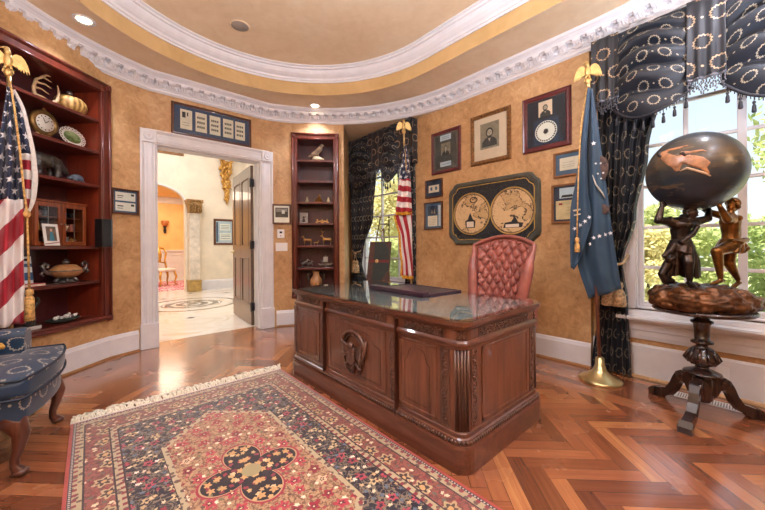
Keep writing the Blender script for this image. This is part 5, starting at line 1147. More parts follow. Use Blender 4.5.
mb=MB(); mb.prism([(.78,.19),(1.0,.19),(1.02,.24),(.96,.25),(.92,.32),(.88,.26),(.8,.25)],-.031,-.027,'y'); mb.mi=1; mb.box((.81,-.033,.195),(.97,-.03,.23)); mb.build('cartouche',[M['ink'],M['paper']],mp)
# hall pictures
pic('blue and white framed poster on the cream hall wall beyond the door',frameM((2.655,10.299,1.262),(1,0,0),(0,1,0)),.56,.755,.06,M['frame'],M['cardb'],[('rect',.3,.56,.8,.82,[M['white'],M['mblue']],'poster_panel',lines(.35,.75,(.62,.68,.74),1,.012)),('rect',.3,.18,.85,.46,[M['white'],M['mblue']],'poster_panel',lines(.35,.8,(.24,.32,.38),1,.012)),('rect',.12,.12,.22,.88,[M['mblue']],'side_band')])
pic('large dark framed painting high on the hall wall over the archway',frameM((1.0,10.299,3.68),(1,0,0),(0,1,0)),.92,.8,.06,M['goldframe'],M['mgrey'],[('rect',.1,.1,.9,.9,[plain('painted_landscape','7b6a4c',.7,var=.35,sc=6)],'canvas')])
# floor register and outlet by the big window
vr=thing('floor_register','white slotted air register in the floor under the pedestal table','floor vent',(3.5,.24,.0008),0); mb=MB(); mb.box((-.06,-.19,0),(.06,.19,.004)); mb.mi=1
for k in range(24): mb.box((-.045,-.175+.0148*k,.004),(.045,-.169+.0148*k,.0055))
mb.build('grille',[M['plastic'],M['grey']],vr)
ou=thing('wall_outlet','white duplex outlet on the baseboard under the big window','outlet',matrix=frameM((WX-.0225,.21,.125),(0,-1,0),(1,0,0))); mb=MB(); mb.box((0,-.006,0),(.075,0,.115),.002); mb.build('plate',M['plastic'],ou)
for z in (.02,.065): mb=MB(); mb.box((.022,-.009,z),(.053,-.0055,z+.03),.002); mb.build('socket',M['plastic'],ou)
# ------------------------------------------------------------ globe sculpture on its pedestal table
UR=V(.748,-.663,0); VA=V(.663,.748,0); GC=(3.178,.247,0)
GT=Matrix(((UR.x,VA.x,0,GC[0]),(UR.y,VA.y,0,GC[1]),(0,0,1,0),(0,0,0,1)))
M['dkwood']=woodm('ebonised_wood','1d1312','3c2620','z',.25,.5)
tb=thing('pedestal_table','round dark carved tripod pedestal table before the big window','table',matrix=GT)
mb=MB(); mb.lathe([(0,.735),(.18,.728),(.245,.722),(.262,.73),(.272,.738),(.27,.748),(.258,.756),(0,.756)],n=48); mb.build('tabletop',M['dkwood'],tb)
mb=MB(); mb.lathe([(.06,.735),(.055,.715),(.042,.705),(.042,.675),(.06,.668),(.062,.655),(.046,.645),(.042,.6),(.04,.535),(.06,.525),(.06,.512),(.036,.505),(.03,.492),(.05,.48),(.058,.46),(.075,.43),(.088,.405),(.086,.385),(.06,.365),(.036,.358),(.038,.34),(.06,.33),(.1,.312),(.104,.303),(.06,.295),(.05,.28),(.056,.26),(.056,.13),(.04,.11),(.0,.1)],n=28); 
for k in range(10):
    a=2*PI*k/10; mb.tube([(.05*cos(a),.05*sin(a),.475),(.072*cos(a),.072*sin(a),.44),(.09*cos(a),.09*sin(a),.405),(.07*cos(a),.07*sin(a),.37)],[.006,.012,.014,.005],6)
mb.build('column',M['dkwood'],tb)
for ang in (172,54,-46):
    a=math.radians(ang)-math.atan2(UR.y,UR.x); mb=MB(); mb.T=Matrix.Rotation(a,4,'Z')
    mb.prism([(.03,.275),(.08,.285),(.1,.272),(.13,.278),(.165,.255),(.19,.21),(.215,.15),(.25,.1),(.3,.082),(.34,.07),(.372,.045),(.375,.0),(.3,.0),(.27,.03),(.225,.05),(.185,.1),(.155,.165),(.125,.2),(.1,.19),(.08,.15),(.03,.12)],-.026,.026,'y',sm=False)
    mb.prism([(.335,.0),(.38,.0),(.385,.04),(.35,.07),(.33,.06)],-.036,.036,'y'); mb.lathe([(.0,-.032),(.03,-.032),(.034,-.028),(.034,.028),(.03,.032),(0,.032)],(.135,0,.235),16,'y'); mb.build('leg',M['dkwood'],tb)
def bronze(name,dark,hi,metal=.75,rough=.33):
    m=Mt(name,rough,metal); f=m.noise(m.co(),9,4,.6); g=m.noise(m.co(),40,3); m.col(m.ramp(f*.7+g*.3,[(.35,dark),(.65,hi)])); m.bump(g,.1,.002); return m.m
M['br1']=bronze('shaded_bronze','211b1a','4a3d36'); M['br2']=bronze('lit_bronze','4d3018','93642f'); M['rock']=bronze('bronze_rock','2a1a11','7d4f2c',.5,.4)  # figures: one bronze in shaded and lit tones, light put into the colour
st=thing('globe_sculpture','bronze sculpture of two straining figures on a rock holding up a large painted dark globe','sculpture',matrix=GT@Matrix.Translation((0,0,.757)))
ZB=.757; kk=2.29/330
def g(px,py,v=0.): return V((px-704)*kk,v,1.2+(243.8-py)*kk-ZB)
def gs(px,py,v=0.): return g(px,py,v)
# rock
mb=MB(); rr=random.Random(12)
for k in range(60):
    a=rr.random()*2*PI; q=rr.random()**.5; x=.30*q*cos(a); y=.235*q*sin(a); hgt=(.105+.06*(1-q)**.5)*(1-.45*max(0,x/.3-.55)/.45)+rr.uniform(-.018,.008)
    mb.ell((x*.93,y*.93,hgt*.5+.0),(rr.uniform(.05,.085),rr.uniform(.05,.08),hgt*.55+.01),9,7,Matrix.Rotation(rr.random()*3,3,'Z'))
mb.lathe([(0,.0),(.27,.0),(.295,.03),(.285,.07),(.2,.12),(0,.14)],n=30,sc=(1.,.85))
rk=mb.build('rock_base',M['rock'],st,remesh=.009,smooth=1)
zz=[v.co.z for v in rk.data.vertices]; mz=min(zz)
for v in rk.data.vertices:
    if v.co.z<.004: v.co.z=.0
    v.co+=v.normal*(noise.noise(V(v.co.x*14,v.co.y*14,v.co.z*45))*.016+noise.noise(v.co*50)*.006); v.co.z=max(v.co.z,0)
# globe
GR=.267; gc=g(697.5,172)
m=Mt('painted_globe',.34,coat=.2); c=m.co(); x,y,z=m.xyz(c); w_=m.noise(m.scale(c,(3,3,14)),2.2,6,.65,.6); n1=m.noise(m.scale(c,(5,5,5)),1.5,5,.6); t=(z/GR)*.5+.5
b=m.ramp(t*.75+w_*.4-.08,[(.12,'121d2b'),(.3,'1c2937'),(.45,'2b2d2f'),(.58,'554634'),(.72,'3d3a36'),(.9,'22303d')]); b=m.mix((w_>.6)*.5,b,'7d6647'); b=m.mix((n1>.58)*.35,b,'1a222c'); m.col(b)
mb=MB(); mb.ell((0,0,0),GR,56,36); gl_=mb.build('globe',m.m,st); gl_.location=gc
# painted reclining figures: low relief on the globe's surface facing the room
M['flesh']=plain('painted_flesh','a4724f',.4,var=.22,sc=20,coat=.3)
def onG(px,py,r=1.):
    # a point on the globe seen near this place: solve on the sphere from the viewing side
    o=Vector((0,0,1.2)); d0=GT.to_3x3()@V((px-704)*kk,0,0)+Vector(GC); d0.z=1.2+(243.8-py)*kk; d=(d0-o).normalized(); cw=GT@(gc+V(0,0,ZB)); L_=o-cw; bq=d.dot(L_); cq=L_.dot(L_)-(GR*r)**2; disc=max(0,bq*bq-cq); tq=-bq-math.sqrt(disc); pw=o+d*tq
    pl_=GT.inverted()@pw; return V(pl_.x-gc.x,pl_.y-gc.y,pl_.z-ZB-gc.z)
mb=MB()
def limb(ps,rs): mb.tube([onG(*p,1.005) for p in ps],rs,8)
limb([(664,153),(669,157),(676,161),(684,163)],[.016,.03,.038,.028]); limb([(670,157),(676,164),(681,171)],[.016,.018,.012]); limb([(668,151),(676,149),(684,147),(692,145)],[.01,.012,.01,.006])
limb([(686,158),(694,160),(703,162),(711,166)],[.02,.036,.038,.028]); limb([(704,165),(709,170),(713,174)],[.014,.013,.006]); limb([(686,160),(683,166),(682,171)],[.01,.009,.006]); limb([(684,152),(694,152),(705,150),(711,151)],[.01,.011,.009,.005])
for q,r_ in (((665,153),.016),((685,156),.018)): p=onG(*q,1.01); mb.ell(p,r_,10,8)
pf_=mb.build('painted_figures',M['flesh'],st,remesh=.007,smooth=3); pf_.location=gc
for v in pf_.data.vertices:
    l=v.co.length; v.co*= (GR+max(.0,min(.006,(l-GR)*.35)))/l if l>GR*.9 else 1
pf_['label']='two pale reclining figures painted on the globe'
ph_=plain('painted_dark_hair','2b1c17',.5)
for L_ in ([(663,150),(662,154),(665,157)],[(683,154),(686,153),(689,156)]): mb=MB(); limb(L_,[.008,.013,.008]); h_=mb.build('painted_hair',ph_,st); h_.location=gc
mb=MB(); limb([(683,171),(690,168),(698,170),(708,173),(714,176)],[.004,.008,.008,.008,.004]); h_=mb.build('painted_drapery',plain('painted_pale_drapery','b79f83',.5),st); h_.location=gc
def figure(name,J,m,rad,hands,feet,head,face,vox=.0055,extra=None):
    mb=MB()
    for a,b,r0,r1 in rad: mb.cap(J[a],J[b],r0,r1,12)
    for (w,d,curl,up_) in hands: # wrist, direction of the fingers, curl direction, palm up vector
        w=Vector(w); d=Vector(d).normalized(); cu_=Vector(curl).normalized(); sd=d.cross(cu_).normalized()
        mb.cap(w,w+d*.022,.011,.014,10)
        for k,(o_,l) in enumerate(((-.0125,.021),(-.004,.026),(.0045,.025),(.0125,.02))):
            p0=w+d*.026+sd*o_; p1=p0+d*l*.55; p2=p1+(d*.6+cu_*.8).normalized()*l*.5; mb.cap(p0,p1,.0048,.0044,8); mb.cap(p1,p2,.0044,.0036,8)
        p0=w+d*.008-sd*.012; p1=p0+(d*.6-sd*.9).normalized()*.016; mb.cap(p0,p1,.0058,.005,8); mb.cap(p1,p1+d*.012+cu_*.006,.005,.004,8)
    for (a,t_) in feet:
        a=Vector(a); t_=Vector(t_); mb.cap(a,a+(t_-a)*.55+V(0,0,-.002),.016,.015,10); mb.cap(a+(t_-a)*.5,t_,.015,.009,10); mb.ell(a-(t_-a)*.25+V(0,0,-.004),(.015,.015,.012),10,8)
    h=Vector(head); f=Vector(face).normalized(); up_=V(0,0,1); sd=f.cross(up_).normalized(); u2=sd.cross(f)
    rot=Matrix((sd,f,u2)).transposed()
    mb.ell(h,(.031,.038,.042),14,10,rot); mb.ell(h+f*.012-u2*.022,(.024,.026,.024),12,8,rot)
    mb.cap(h+f*.036+u2*.006,h+f*.044-u2*.008,.0045,.007,8); mb.cap(h+f*.031+u2*.012-sd*.016,h+f*.031+u2*.012+sd*.016,.006,.006,8); mb.cap(h+f*.034-u2*.02-sd*.008,h+f*.034-u2*.02+sd*.008,.004,.004,8); mb.ell(h+f*.03-u2*.034,(.012,.01,.008),8,6,rot)
    for q in (-1,1): mb.ell(h+sd*q*.031,(.006,.009,.012),8,6,rot)
    if extra: extra(mb)
    o=mb.build(name,m,st,remesh=vox,smooth=2); return o
def hair(c,m,seed,back,label=None,n=70,r=.04):
    mb=MB(); rr=random.Random(seed)
    for k in range(n):
        d=V(rr.gauss(0,1),rr.gauss(0,1),rr.gauss(.5,1)).normalized()
        if d.dot(back)<-.35: continue
        mb.ell(Vector(c)+V(d.x*.034,d.y*.034,d.z*.042),(.013,.013,.012),7,5)
    mb.build('figure_hair',m,st,remesh=.006,smooth=1)
# right figure: striding left, both arms up to the globe
J=dict(neck=g(733,214),ch=g(733,222,0),ab=g(733.5,234),pv=g(733.5,244),shN=g(727,218.5,-.045),shF=g(741,217.5,.045),elN=g(719,220.5,-.075),wrN=g(708.5,209,-.1),elF=g(722,212,.06),wrF=g(712,207,.05),hpN=g(731,246,-.028),knN=g(713,251.5,-.045),anN=g(718.5,277,-.03),hpF=g(736.5,247,.03),knF=g(737,264,.035),anF=g(746.5,280,.04),hd=g(735.5,205))
rad=[('neck','hd',.02,.022),('ch','neck',.05,.026),('ch','ab',.058,.046),('ab','pv',.046,.052),('shN','ch',.034,.05),('shF','ch',.034,.05),('shN','elN',.031,.024),('elN','wrN',.026,.015),('shF','elF',.031,.023),('elF','wrF',.024,.015),('pv','hpN',.05,.046),('pv','hpF',.05,.046),('hpN','knN',.048,.032),('knN','anN',.034,.017),('hpF','knF',.046,.031),('knF','anF',.034,.017)]
figure('figure_body',J,M['br2'],rad,[(J['wrN'],V(-.35,.25,.9),V(-.2,.9,.4),0),(J['wrF'],V(-.4,-.1,.9),V(0,.3,1),0)],[(g(718.5,280.5,-.03),g(708,283.5,-.04)),(g(746.5,284.5,.04),g(738,289,.03))],J['hd'],(-.9,-.25,.1),extra=lambda mb:[mb.cap(g(728,221,-.02),g(734,219,-.05),.022,.022,8),mb.cap(g(741,222,.02),g(742,236,.02),.03,.028,8),mb.ell(g(714,262,-.04)+V(.02,.008,0),(.02,.022,.035),8,8)]).__setitem__('label','striding male figure in the lit bronze tone')
hair(J['hd'],M['br2'],3,V(.9,.25,.3))
def wrap(mb,rows,nf,amp,a0,a1,n=60,th=.012): # folded cloth round a body: rows of (centre, rx, ry)
    def fn(a,b):
        x=b*(len(rows)-1); i=min(int(x),len(rows)-2); k=x-i; c0,rx0,ry0=rows[i]; c1,rx1,ry1=rows[i+1]; c=c0.lerp(c1,k); rx=rx0+(rx1-rx0)*k; ry=ry0+(ry1-ry0)*k; t=a0+(a1-a0)*a
        f=1+amp*b*sin(nf*t+2.5*b); return (c.x+rx*f*cos(t),c.y+ry*f*sin(t),c.z-.012*b*sin(3*t))
    mb.grid(fn,n,12,thick=th)
mb=MB(); wrap(mb,[(g(733.5,238.5),.053,.052),(g(733,243),.064,.066),(g(731,252),.078,.08)],11,.09,0,2*PI)
mb.tube([g(726,241,-.055),g(734,243,-.068),g(744,240,-.04),g(744,239,.04)],.013,8); mb.ell(g(744,246,0),(.026,.04,.026),10,8); mb.tube([g(744,243,0),g(749.5,249,0),g(746,253,0)],[.018,.022,.01],8)
mb.build('loincloth',M['br2'],st,remesh=.006,smooth=1)
# left figure: facing the room, head bowed under the globe
J=dict(neck=g(686,217.5),ch=g(683,225),ab=g(683,236),pv=g(683.5,246),shL=g(671,221.5,-.01),shR=g(696,222,-.01),elL=g(657.5,220.5,-.03),wrL=g(662,207.5,-.02),elR=g(708,219,-.02),wrR=g(712,209.5,.0),hpL=g(679,248,0),knL=g(676,264,.03),anL=g(677,279,.05),hpR=g(688,248,-.01),knR=g(683,262,-.06),anR=g(685.5,279.5,-.05),hd=g(691,213,-.02))
rad=[('neck','hd',.022,.022),('ch','neck',.05,.026),('ch','ab',.062,.05),('ab','pv',.05,.054),('shL','ch',.036,.05),('shR','ch',.036,.05),('shL','elL',.031,.024),('elL','wrL',.026,.016),('shR','elR',.031,.023),('elR','wrR',.024,.015),('pv','hpL',.05,.046),('pv','hpR',.05,.046),('hpL','knL',.047,.032),('knL','anL',.033,.018),('hpR','knR',.047,.032),('knR','anR',.033,.017)]
figure('figure_body',J,M['br1'],rad,[(J['wrL'],V(.3,.1,.9),V(.4,.6,.5),0),(J['wrR'],V(-.2,.1,.9),V(-.4,.4,.5),0)],[(g(677,281.5,.05),g(670,284,-.0)),(g(685.5,282.5,-.05),g(683,285,-.115))],J['hd'],(.35,-.85,-.35),extra=lambda mb:[mb.cap(g(676,225,-.03),g(681,225,-.045),.026,.024,8),mb.cap(g(686,225,-.045),g(692,225,-.03),.024,.026,8)]).__setitem__('label','draped male figure in the shaded bronze tone, facing the room')
hair(J['hd'],M['br1'],5,V(-.2,.8,.4))
mb=MB(); wrap(mb,[(g(683.5,239),.058,.055),(g(683.5,246),.068,.068),(g(684,256),.082,.078),(g(685,268),.086,.08),(g(685,277),.09,.08)],12,.1,-PI*.42,PI*1.22)
wrap(mb,[(g(683.5,239),.058,.055),(g(683,246),.07,.07),(g(682,252),.078,.08)],10,.08,0,2*PI)
mb.tube([g(672,244,-.04),g(666,251,-.05),g(660,256,-.05),g(664,260,-.05),g(671,257,-.05)],[.02,.022,.016,.02,.016],8); mb.tube([g(676,252,0),g(670,264,0),g(664,274,0),g(668,281,0),g(676,281,.0)],[.026,.028,.024,.026,.02],8)
mb.tube([g(690,250,-.03),g(694,262,-.03),g(697,276,-.02)],[.024,.026,.022],8); mb.tube([g(694,226,-.05),g(687,234,-.062),g(676,243,-.055)],[.016,.02,.018],8)
mb.build('drapery',M['br1'],st,remesh=.006,smooth=1)
# ------------------------------------------------------------ things on the wide bookcase (local x from its left end, y into the wall)
def on1(name,label,cat,x,z,y=.15,rz=0,group=None): return thing(name,label,cat,matrix=BC1.matrix_world@Matrix.Translation((x,y,z))@Matrix.Rotation(rz,4,'Z'),group=group)
def on2(name,label,cat,x,z,y=.13,rz=0,group=None): return thing(name,label,cat,matrix=BC2.matrix_world@Matrix.Translation((x,y,z))@Matrix.Rotation(rz,4,'Z'),group=group)
M['horn']=plain('bone_antler','c2a27a',.5,var=.2,sc=14); M['tan']=plain('glazed_tan_ware','b98a5c',.3,var=.15,sc=10); M['dbr']=plain('black_bronze','4a4745',.35,.5,.3,18); M['abr']=plain('antique_bronze','7b6038',.35,.7,.3,18); M['ggold']=plain('gilt_figurine','b58b52',.35,.6,.2,20); M['silv']=plain('tarnished_silver','7d7a76',.35,.8,.25,20)
EPS=.0015
t=on1('deer_antler','pale forked deer antler lying on the top bookcase shelf behind the flag finial','antler',.84,2.557,.16)
mb=MB(); mb.tube([(-.03,0,.012),(-.02,.0,.03),(-.03,-.0,.12),(-.01,0,.2),(.05,0,.245),(.13,.0,.235)],[.022,.018,.015,.013,.01,.005],8)
for a,b,c in (((-.03,0,.12),(.03,-.01,.125),(.09,-.02,.1)),((-.02,0,.17),(.05,-.02,.18),(.1,-.03,.16)),((.03,0,.235),(.08,.0,.28),(.12,0,.285)),((-.03,0,.06),(.05,0,.06),(.12,-.01,.035))): mb.tube([a,b,c],[.012,.009,.004],8)
mb.tube([(-.03,0,.015),(.06,.02,.018),(.13,.02,.012)],[.02,.018,.012],8); mb.ell((-.03,0,.02),(.03,.025,.02),8,6); mb.build('antler',M['horn'],t,remesh=.006,smooth=1)
t=on1('horn','single curved pale horn standing beside the round lidded basket','horn',.94,2.556,.11); mb=MB(); mb.tube([(-.05,0,.015),(-.01,0,.022),(.03,0,.06),(.045,0,.13),(.035,0,.21)],[.016,.018,.015,.011,.004],10); mb.build('horn',M['horn'],t)
t=on1('lidded_basket','round golden brown woven pot with grey knob on the top bookcase shelf','basket',1.125,2.552,.14); m=Mt('striped_weave',.45); x,y,z=m.xyz(m.co()); th=y.at(x); n_=m.noise(m.co(),20,3); f=((th*16.).sin()*.22+(z*60.).sin()*.1+n_)*.95; m.col(m.ramp(f,[(.1,'4a3018'),(.4,'a87c3e'),(.7,'d3ad68')])); m.bump(f,.4,.004)
mb=MB(); mb.lathe([(.05,0),(.1,.012),(.132,.05),(.14,.085),(.128,.125),(.1,.155),(.05,.172),(0,.176)],n=32,sc=(1,.85)); mb.build('body',m.m,t); mb=MB(); mb.ell((-.01,0,.2),(.028,.026,.026),12,8); mb.tube([(-.01,0,.17),(-.01,0,.19)],.012,8); mb.build('knob',M['silv'],t)
t=on1('mantel_clock','round bronze-rimmed clock on a gilt stand on the second bookcase shelf','clock',.875,2.217,.14)
mb=MB(); mb.lathe([(.0,.03),(.09,.03),(.11,.02),(.122,-.0),(.115,-.02),(.1,-.028),(.082,-.022),(.078,-.012)],(0,0,.15),32,'y'); mb.lathe([(.012,.272),(.016,.28),(.008,.286),(.01,.29),(0,.294)],n=10); mb.build('case',M['abr'],t)
mb=MB(); mb.lathe([(.0,-.018),(.078,-.018),(.08,-.004)],(0,0,.15),32,'y'); mb.mi=1
for k in range(12): a=2*PI*k/12; mb.ell((.063*cos(a),-.0195,.15+.063*sin(a)),(.006,.0015,.006),6,4)
mb.tube([(0,-.021,.15),(.03,-.021,.18)],.003,4); mb.tube([(0,-.021,.15),(-.02,-.021,.195)],.003,4); mb.build('dial',[M['white'],M['ink']],t)
mb=MB(); mb.box((-.09,-.035,0),(.09,.035,.016),.004); mb.tube([(-.08,0,.016),(-.04,0,.035),(-.06,0,.055)],.012,8); mb.tube([(.08,0,.016),(.04,0,.035),(.06,0,.055)],.012,8); mb.box((-.03,-.02,.014),(.03,.02,.05)); mb.build('stand',M['gold'],t)
t=on1('lattice_plate','oval white plate with openwork rim and painted landscape on the second bookcase shelf','plate',1.15,2.217,.14); tm=Matrix.Translation((0,0,.004))@Matrix.Rotation(math.radians(-14),4,'X')
m=Mt('painted_landscape_china',.25); x,y,z=m.xyz(m.co()); n_=m.noise(m.co(),26,4); g_=m.ramp(n_*.5+z*2.2-.1,[(.15,'8a6a3a'),(.32,'5f7a44'),(.5,'9db083'),(.62,'d9d3b0')]); m.col(g_)
mb=MB(); mb.T=tm; mb.lathe([(0,-.006),(.075,-.008),(.09,-.014),(.082,-.018),(.07,-.012),(.0,-.011)],(0,0,.105),36,'y',sc=(1.02,.74)); mb.build('centre',m.m,t)
mb=MB(); mb.T=tm
mb.tube([(.092*cos(a),-.014,.105+.068*sin(a)) for a in [2*PI*k/40 for k in range(40)]],.006,6,closed=True)
for k in range(22):
    a=2*PI*k/22; mb.tube([(.115*cos(a)+.013*cos(q),-.02,.105+.088*sin(a)+.013*sin(q)) for q in [2*PI*j/10 for j in range(10)]],.0048,5,closed=True)
mb.build('openwork_rim',M['white'],t)
def quad(t,m,L_,H,body,neck,head,legs,extra=None,vox=None,label=None):
    mb=MB(); b0,b1,r0,r1=body; mb.cap(b0,b1,r0,r1,12); mb.cap(b1,neck[0],neck[1],neck[2],10)
    for a,b,ra,rb in head: mb.cap(a,b,ra,rb,10)
    for pts,rs in legs: mb.tube(pts,rs,8); mb.ell(pts[-1],(rs[-1]*1.2,rs[-1]*1.1,rs[-1]*.7),8,6)
    if extra: extra(mb)
    return mb.build('figure',m,t,remesh=vox or H/45,smooth=1)
t=on1('rhino_sculpture','dark bronze rhinoceros with lowered head on the third bookcase shelf','sculpture',.92,1.872,.14)
quad(t,M['dbr'],.3,.23,((-.09,0,.15),(.035,0,.145),.068,.062),((.075,0,.125),.056,.05),[((.075,0,.125),(.12,0,.095),.048,.036),((.12,0,.095),(.15,0,.07),.034,.028),((.15,0,.085),(.165,0,.128),.012,.004),((.128,0,.118),(.132,0,.14),.009,.004),((.09,-.025,.165),(.088,-.03,.185),.01,.006),((.09,.025,.165),(.088,.03,.185),.01,.006)],
 [([(-.12,s_*.035,.13),(-.135,s_*.04,.08),(-.115,s_*.04,.045),(-.12,s_*.04,.012)],[.042,.032,.022,.024]) for s_ in (-1,1)]+[([(.04,s_*.035,.12),(.045,s_*.04,.06),(.04,s_*.04,.012)],[.038,.026,.024]) for s_ in (-1,1)],lambda mb:[mb.ell((.03,0,.19),(.04,.035,.022),10,8),mb.tube([(-.155,0,.16),(-.168,0,.12),(-.165,0,.09)],[.008,.006,.005],6),mb.tube([(-.02,-.06,.2),(-.03,-.068,.14),(-.02,-.06,.09)],[.006,.008,.005],6)])
t=on1('stone_turtle','small blue-grey carved turtle figurine beside the bronze rhinoceros','figurine',1.15,1.867,.11); mb=MB(); mb.ell((0,0,.04),(.062,.05,.042),14,10); mb.ell((-.065,0,.03),(.022,.018,.016),8,6)
for a in (40,140,220,320): mb.ell((.05*cos(math.radians(a)),.045*sin(math.radians(a)),.012),(.022,.016,.012),8,6)
mb.build('figure',plain('blue_grey_stone','4d5866',.4,var=.35,sc=22),t,remesh=.005,smooth=1)
# glass-fronted curio cabinet with its trinkets
M['cherry']=woodm('cherry_cabinet_wood','6e3016','a3552a','z',.35,.3)
t=on1('curio_cabinet','small cherry wood cabinet with two glass doors on the fourth bookcase shelf','cabinet',.77,1.223,.13); CW,CH,CD=.485,.42,.2
def bxs(nm,m,L_,par=None,bev=.003): 
    mb=MB()
    for a in L_: mb.box(a[:3],a[3:],bev)
    return mb.build(nm,m,par or t)
bxs('carcase',M['cherry'],[(0,0,0,.016,CD,CH),(CW-.016,0,0,CW,CD,CH),(0,0,0,CW,CD,.018),(0,0,CH-.02,CW,CD,CH),(0,CD-.01,0,CW,CD,CH),(CW/2-.012,0,0,CW/2+.012,CD-.02,CH),(-.012,-.02,CH-.008,CW+.012,CD,CH+.012)])
for z in (.15,.28): bxs('shelf',M['cherry'],[(.016,.02,z-.006,CW/2-.012,CD-.012,z)]); bxs('shelf',M['cherry'],[(CW/2+.012,.02,z-.006,CW-.016,CD-.012,z)])
for x in (.0,CW/2):
    d=bxs('door',M['cherry'],[(x+.003,-.018,.003,x+.036,0,CH-.012),(x+CW/2-.036,-.018,.003,x+CW/2-.003,0,CH-.012),(x+.036,-.018,.003,x+CW/2-.036,0,.04),(x+.036,-.018,CH-.05,x+CW/2-.036,0,CH-.012)])
    mb=MB(); mb.box((x+CW/4-.004,-.012,.04),(x+CW/4+.004,-.006,CH-.05)); mb.build('glazing_bar',M['silver'],d); mb=MB(); mb.box((x+.03,-.01,.035),(x+CW/2-.03,-.008,CH-.045)); mb.build('glass_pane',M['glass'],d)
    mb=MB(); mb.lathe([(.004,-.018),(.009,-.026),(.007,-.032),(0,-.034)],(x+(CW/2-.018 if x==0 else .018),0,CH*.5),10,'y'); mb.build('knob',M['silver'],d)
MT1=BC1.matrix_world@Matrix.Translation((.77,.13,1.223)); tw=[plain('trinket_%s'%n_,c_,.35,var=.15) for n_,c_ in (('ivory','e0d6c2'),('rose','b77a70'),('pewter','8c8f96'),('amber','c08a4a'),('blue','5c7490'),('black','2c2a2e'))]
rr=random.Random(21); wh=('upper','middle','lower'); nmz=('ivory','rose','pewter','amber','blue','black')
for side in (0,1):
    for r_,z in enumerate((.2815,.1515,.0195)):
        for k in range(3):
            x=(.058+.064*k if side==0 else CW/2+.06+.064*k); ci=(k+r_*2+side*3)%6; kind=('small_box','sea_shell','figurine','porcelain_cup')[(k+r_+side)%4]
            q=thing(kind,'%s %s on the %s shelf behind the %s glass door of the cherry cabinet'%(nmz[ci],kind.replace('_',' '),wh[2-(2-r_)] if True else '',('left','right')[side]),kind.split('_')[-1],matrix=MT1@Matrix.Translation((x,.1,z+.001))); mb=MB()
            if kind=='small_box': mb.box((-.024,-.02,0),(.024,.02,.07),.003); mb.box((-.026,-.022,.058),(.026,.022,.066),.002)
            elif kind=='sea_shell': mb.lathe([(0,.0),(.028,.008),(.032,.024),(.022,.04),(.012,.05),(0,.062)],n=12,sc=(1,.8)); spiral(mb,0,.03,.024,0,1.2,1,.005,-.026)
            elif kind=='figurine': mb.lathe([(.024,0),(.024,.008),(.012,.014),(.018,.04),(.014,.06),(.007,.066),(.012,.078),(0,.09)],n=12)
            else: mb.lathe([(.014,0),(.016,.004),(.028,.03),(.032,.05),(.029,.05),(.024,.03),(0,.01)],n=14); mb.tube([(0,.03,.045),(0,.046,.036),(0,.028,.018)],.004,6)
            mb.build('body',tw[ci],q)
t=on1('standing_photo','white mounted photograph of a person in a blue dress leaning on the cherry cabinet','photograph',.81,1.2235,.065); T=Matrix.Rotation(math.radians(-8),4,'X')
mb=MB(); mb.T=T; mb.box((0,-.008,0),(.135,0,.205),.002); mb.build('mount',M['white'],t); mb=MB(); mb.T=T; mb.box((.025,-.0095,.045),(.11,-.0075,.18)); mb.build('print',plain('photo_backdrop','6c5a4e',.5,var=.2,sc=20),t)
mb=MB(); mb.T=T; mb.prism([(.045,.045),(.09,.045),(.082,.1),(.078,.13),(.058,.13),(.053,.1)],-.0105,-.009,'y'); mb.mi=1; mb.prism([(.068+.011*cos(a),.146+.014*sin(a)) for a in [2*PI*k/14 for k in range(14)]],-.0105,-.009,'y'); mb.build('pictured_person',[plain('blue_dress','3f7f95',.6),plain('pictured_face','c79d80',.6)],t)
mb=MB(); mb.T=T; mb.prism([(0,.012),(.135,.03),(.135,.036),(0,.018)],-.0095,-.0075,'y'); mb.build('red_ribbon',plain('red_stripe','9c3036',.6),t)
t=on1('black_box','small black box with a steel edge fixed at the right end of the cabinet shelf','speaker',1.24,1.3,-.046); mb=MB(); mb.box((-.055,-.09,-.09),(.055,.0,.2),.004); mb.build('case',M['black'],t); mb=MB(); mb.box((.042,-.096,-.09),(.056,-.089,.2),.002); mb.build('steel_edge',plain('blue_steel','5d6f80',.3,.7),t); mb=MB(); mb.box((-.045,-.093,-.07),(.035,-.0895,.17)); mb.build('front_panel',plain('dark_mesh','26272a',.7,var=.3,sc=90),t)  # unidentified black box set just clear of the stile, nothing holds it
t=on1('magazine','white and blue magazine standing on the fifth bookcase shelf, partly behind the flag','magazine',.68,.8635,.16); T=Matrix.Rotation(math.radians(-6),4,'X'); mb=MB(); mb.T=T; mb.box((-.1,-.008,0),(.115,0,.265),.001); mb.build('cover',plain('magazine_white','dfe3e6',.4,var=.03),t)
mb=MB(); mb.T=T; mb.box((-.1,-.0095,.17),(.115,-.0075,.2)); mb.box((-.1,-.0095,.05),(.115,-.0075,.12)); mb.build('blue_panels',plain('magazine_blue','3c6088',.4,var=.1),t); mb=MB(); mb.T=T; mb.box((-.08,-.0095,.225),(.1,-.0075,.245)); mb.build('title_block',M['ink'],t)
t=on1('red_book','thin red book lying flat before the magazine on the fifth bookcase shelf','book',.72,.8635,.075); mb=MB(); mb.box((-.1,-.05,0),(.07,.05,.003)); mb.box((-.1,-.05,.022),(.07,.05,.025)); mb.box((-.1,-.05,0),(-.097,.05,.025)); mb.build('cover',plain('red_cloth_cover','a02a30',.6),t); mb=MB(); mb.box((-.097,-.047,.003),(.067,.047,.022)); mb.build('page_block',M['paper'],t)
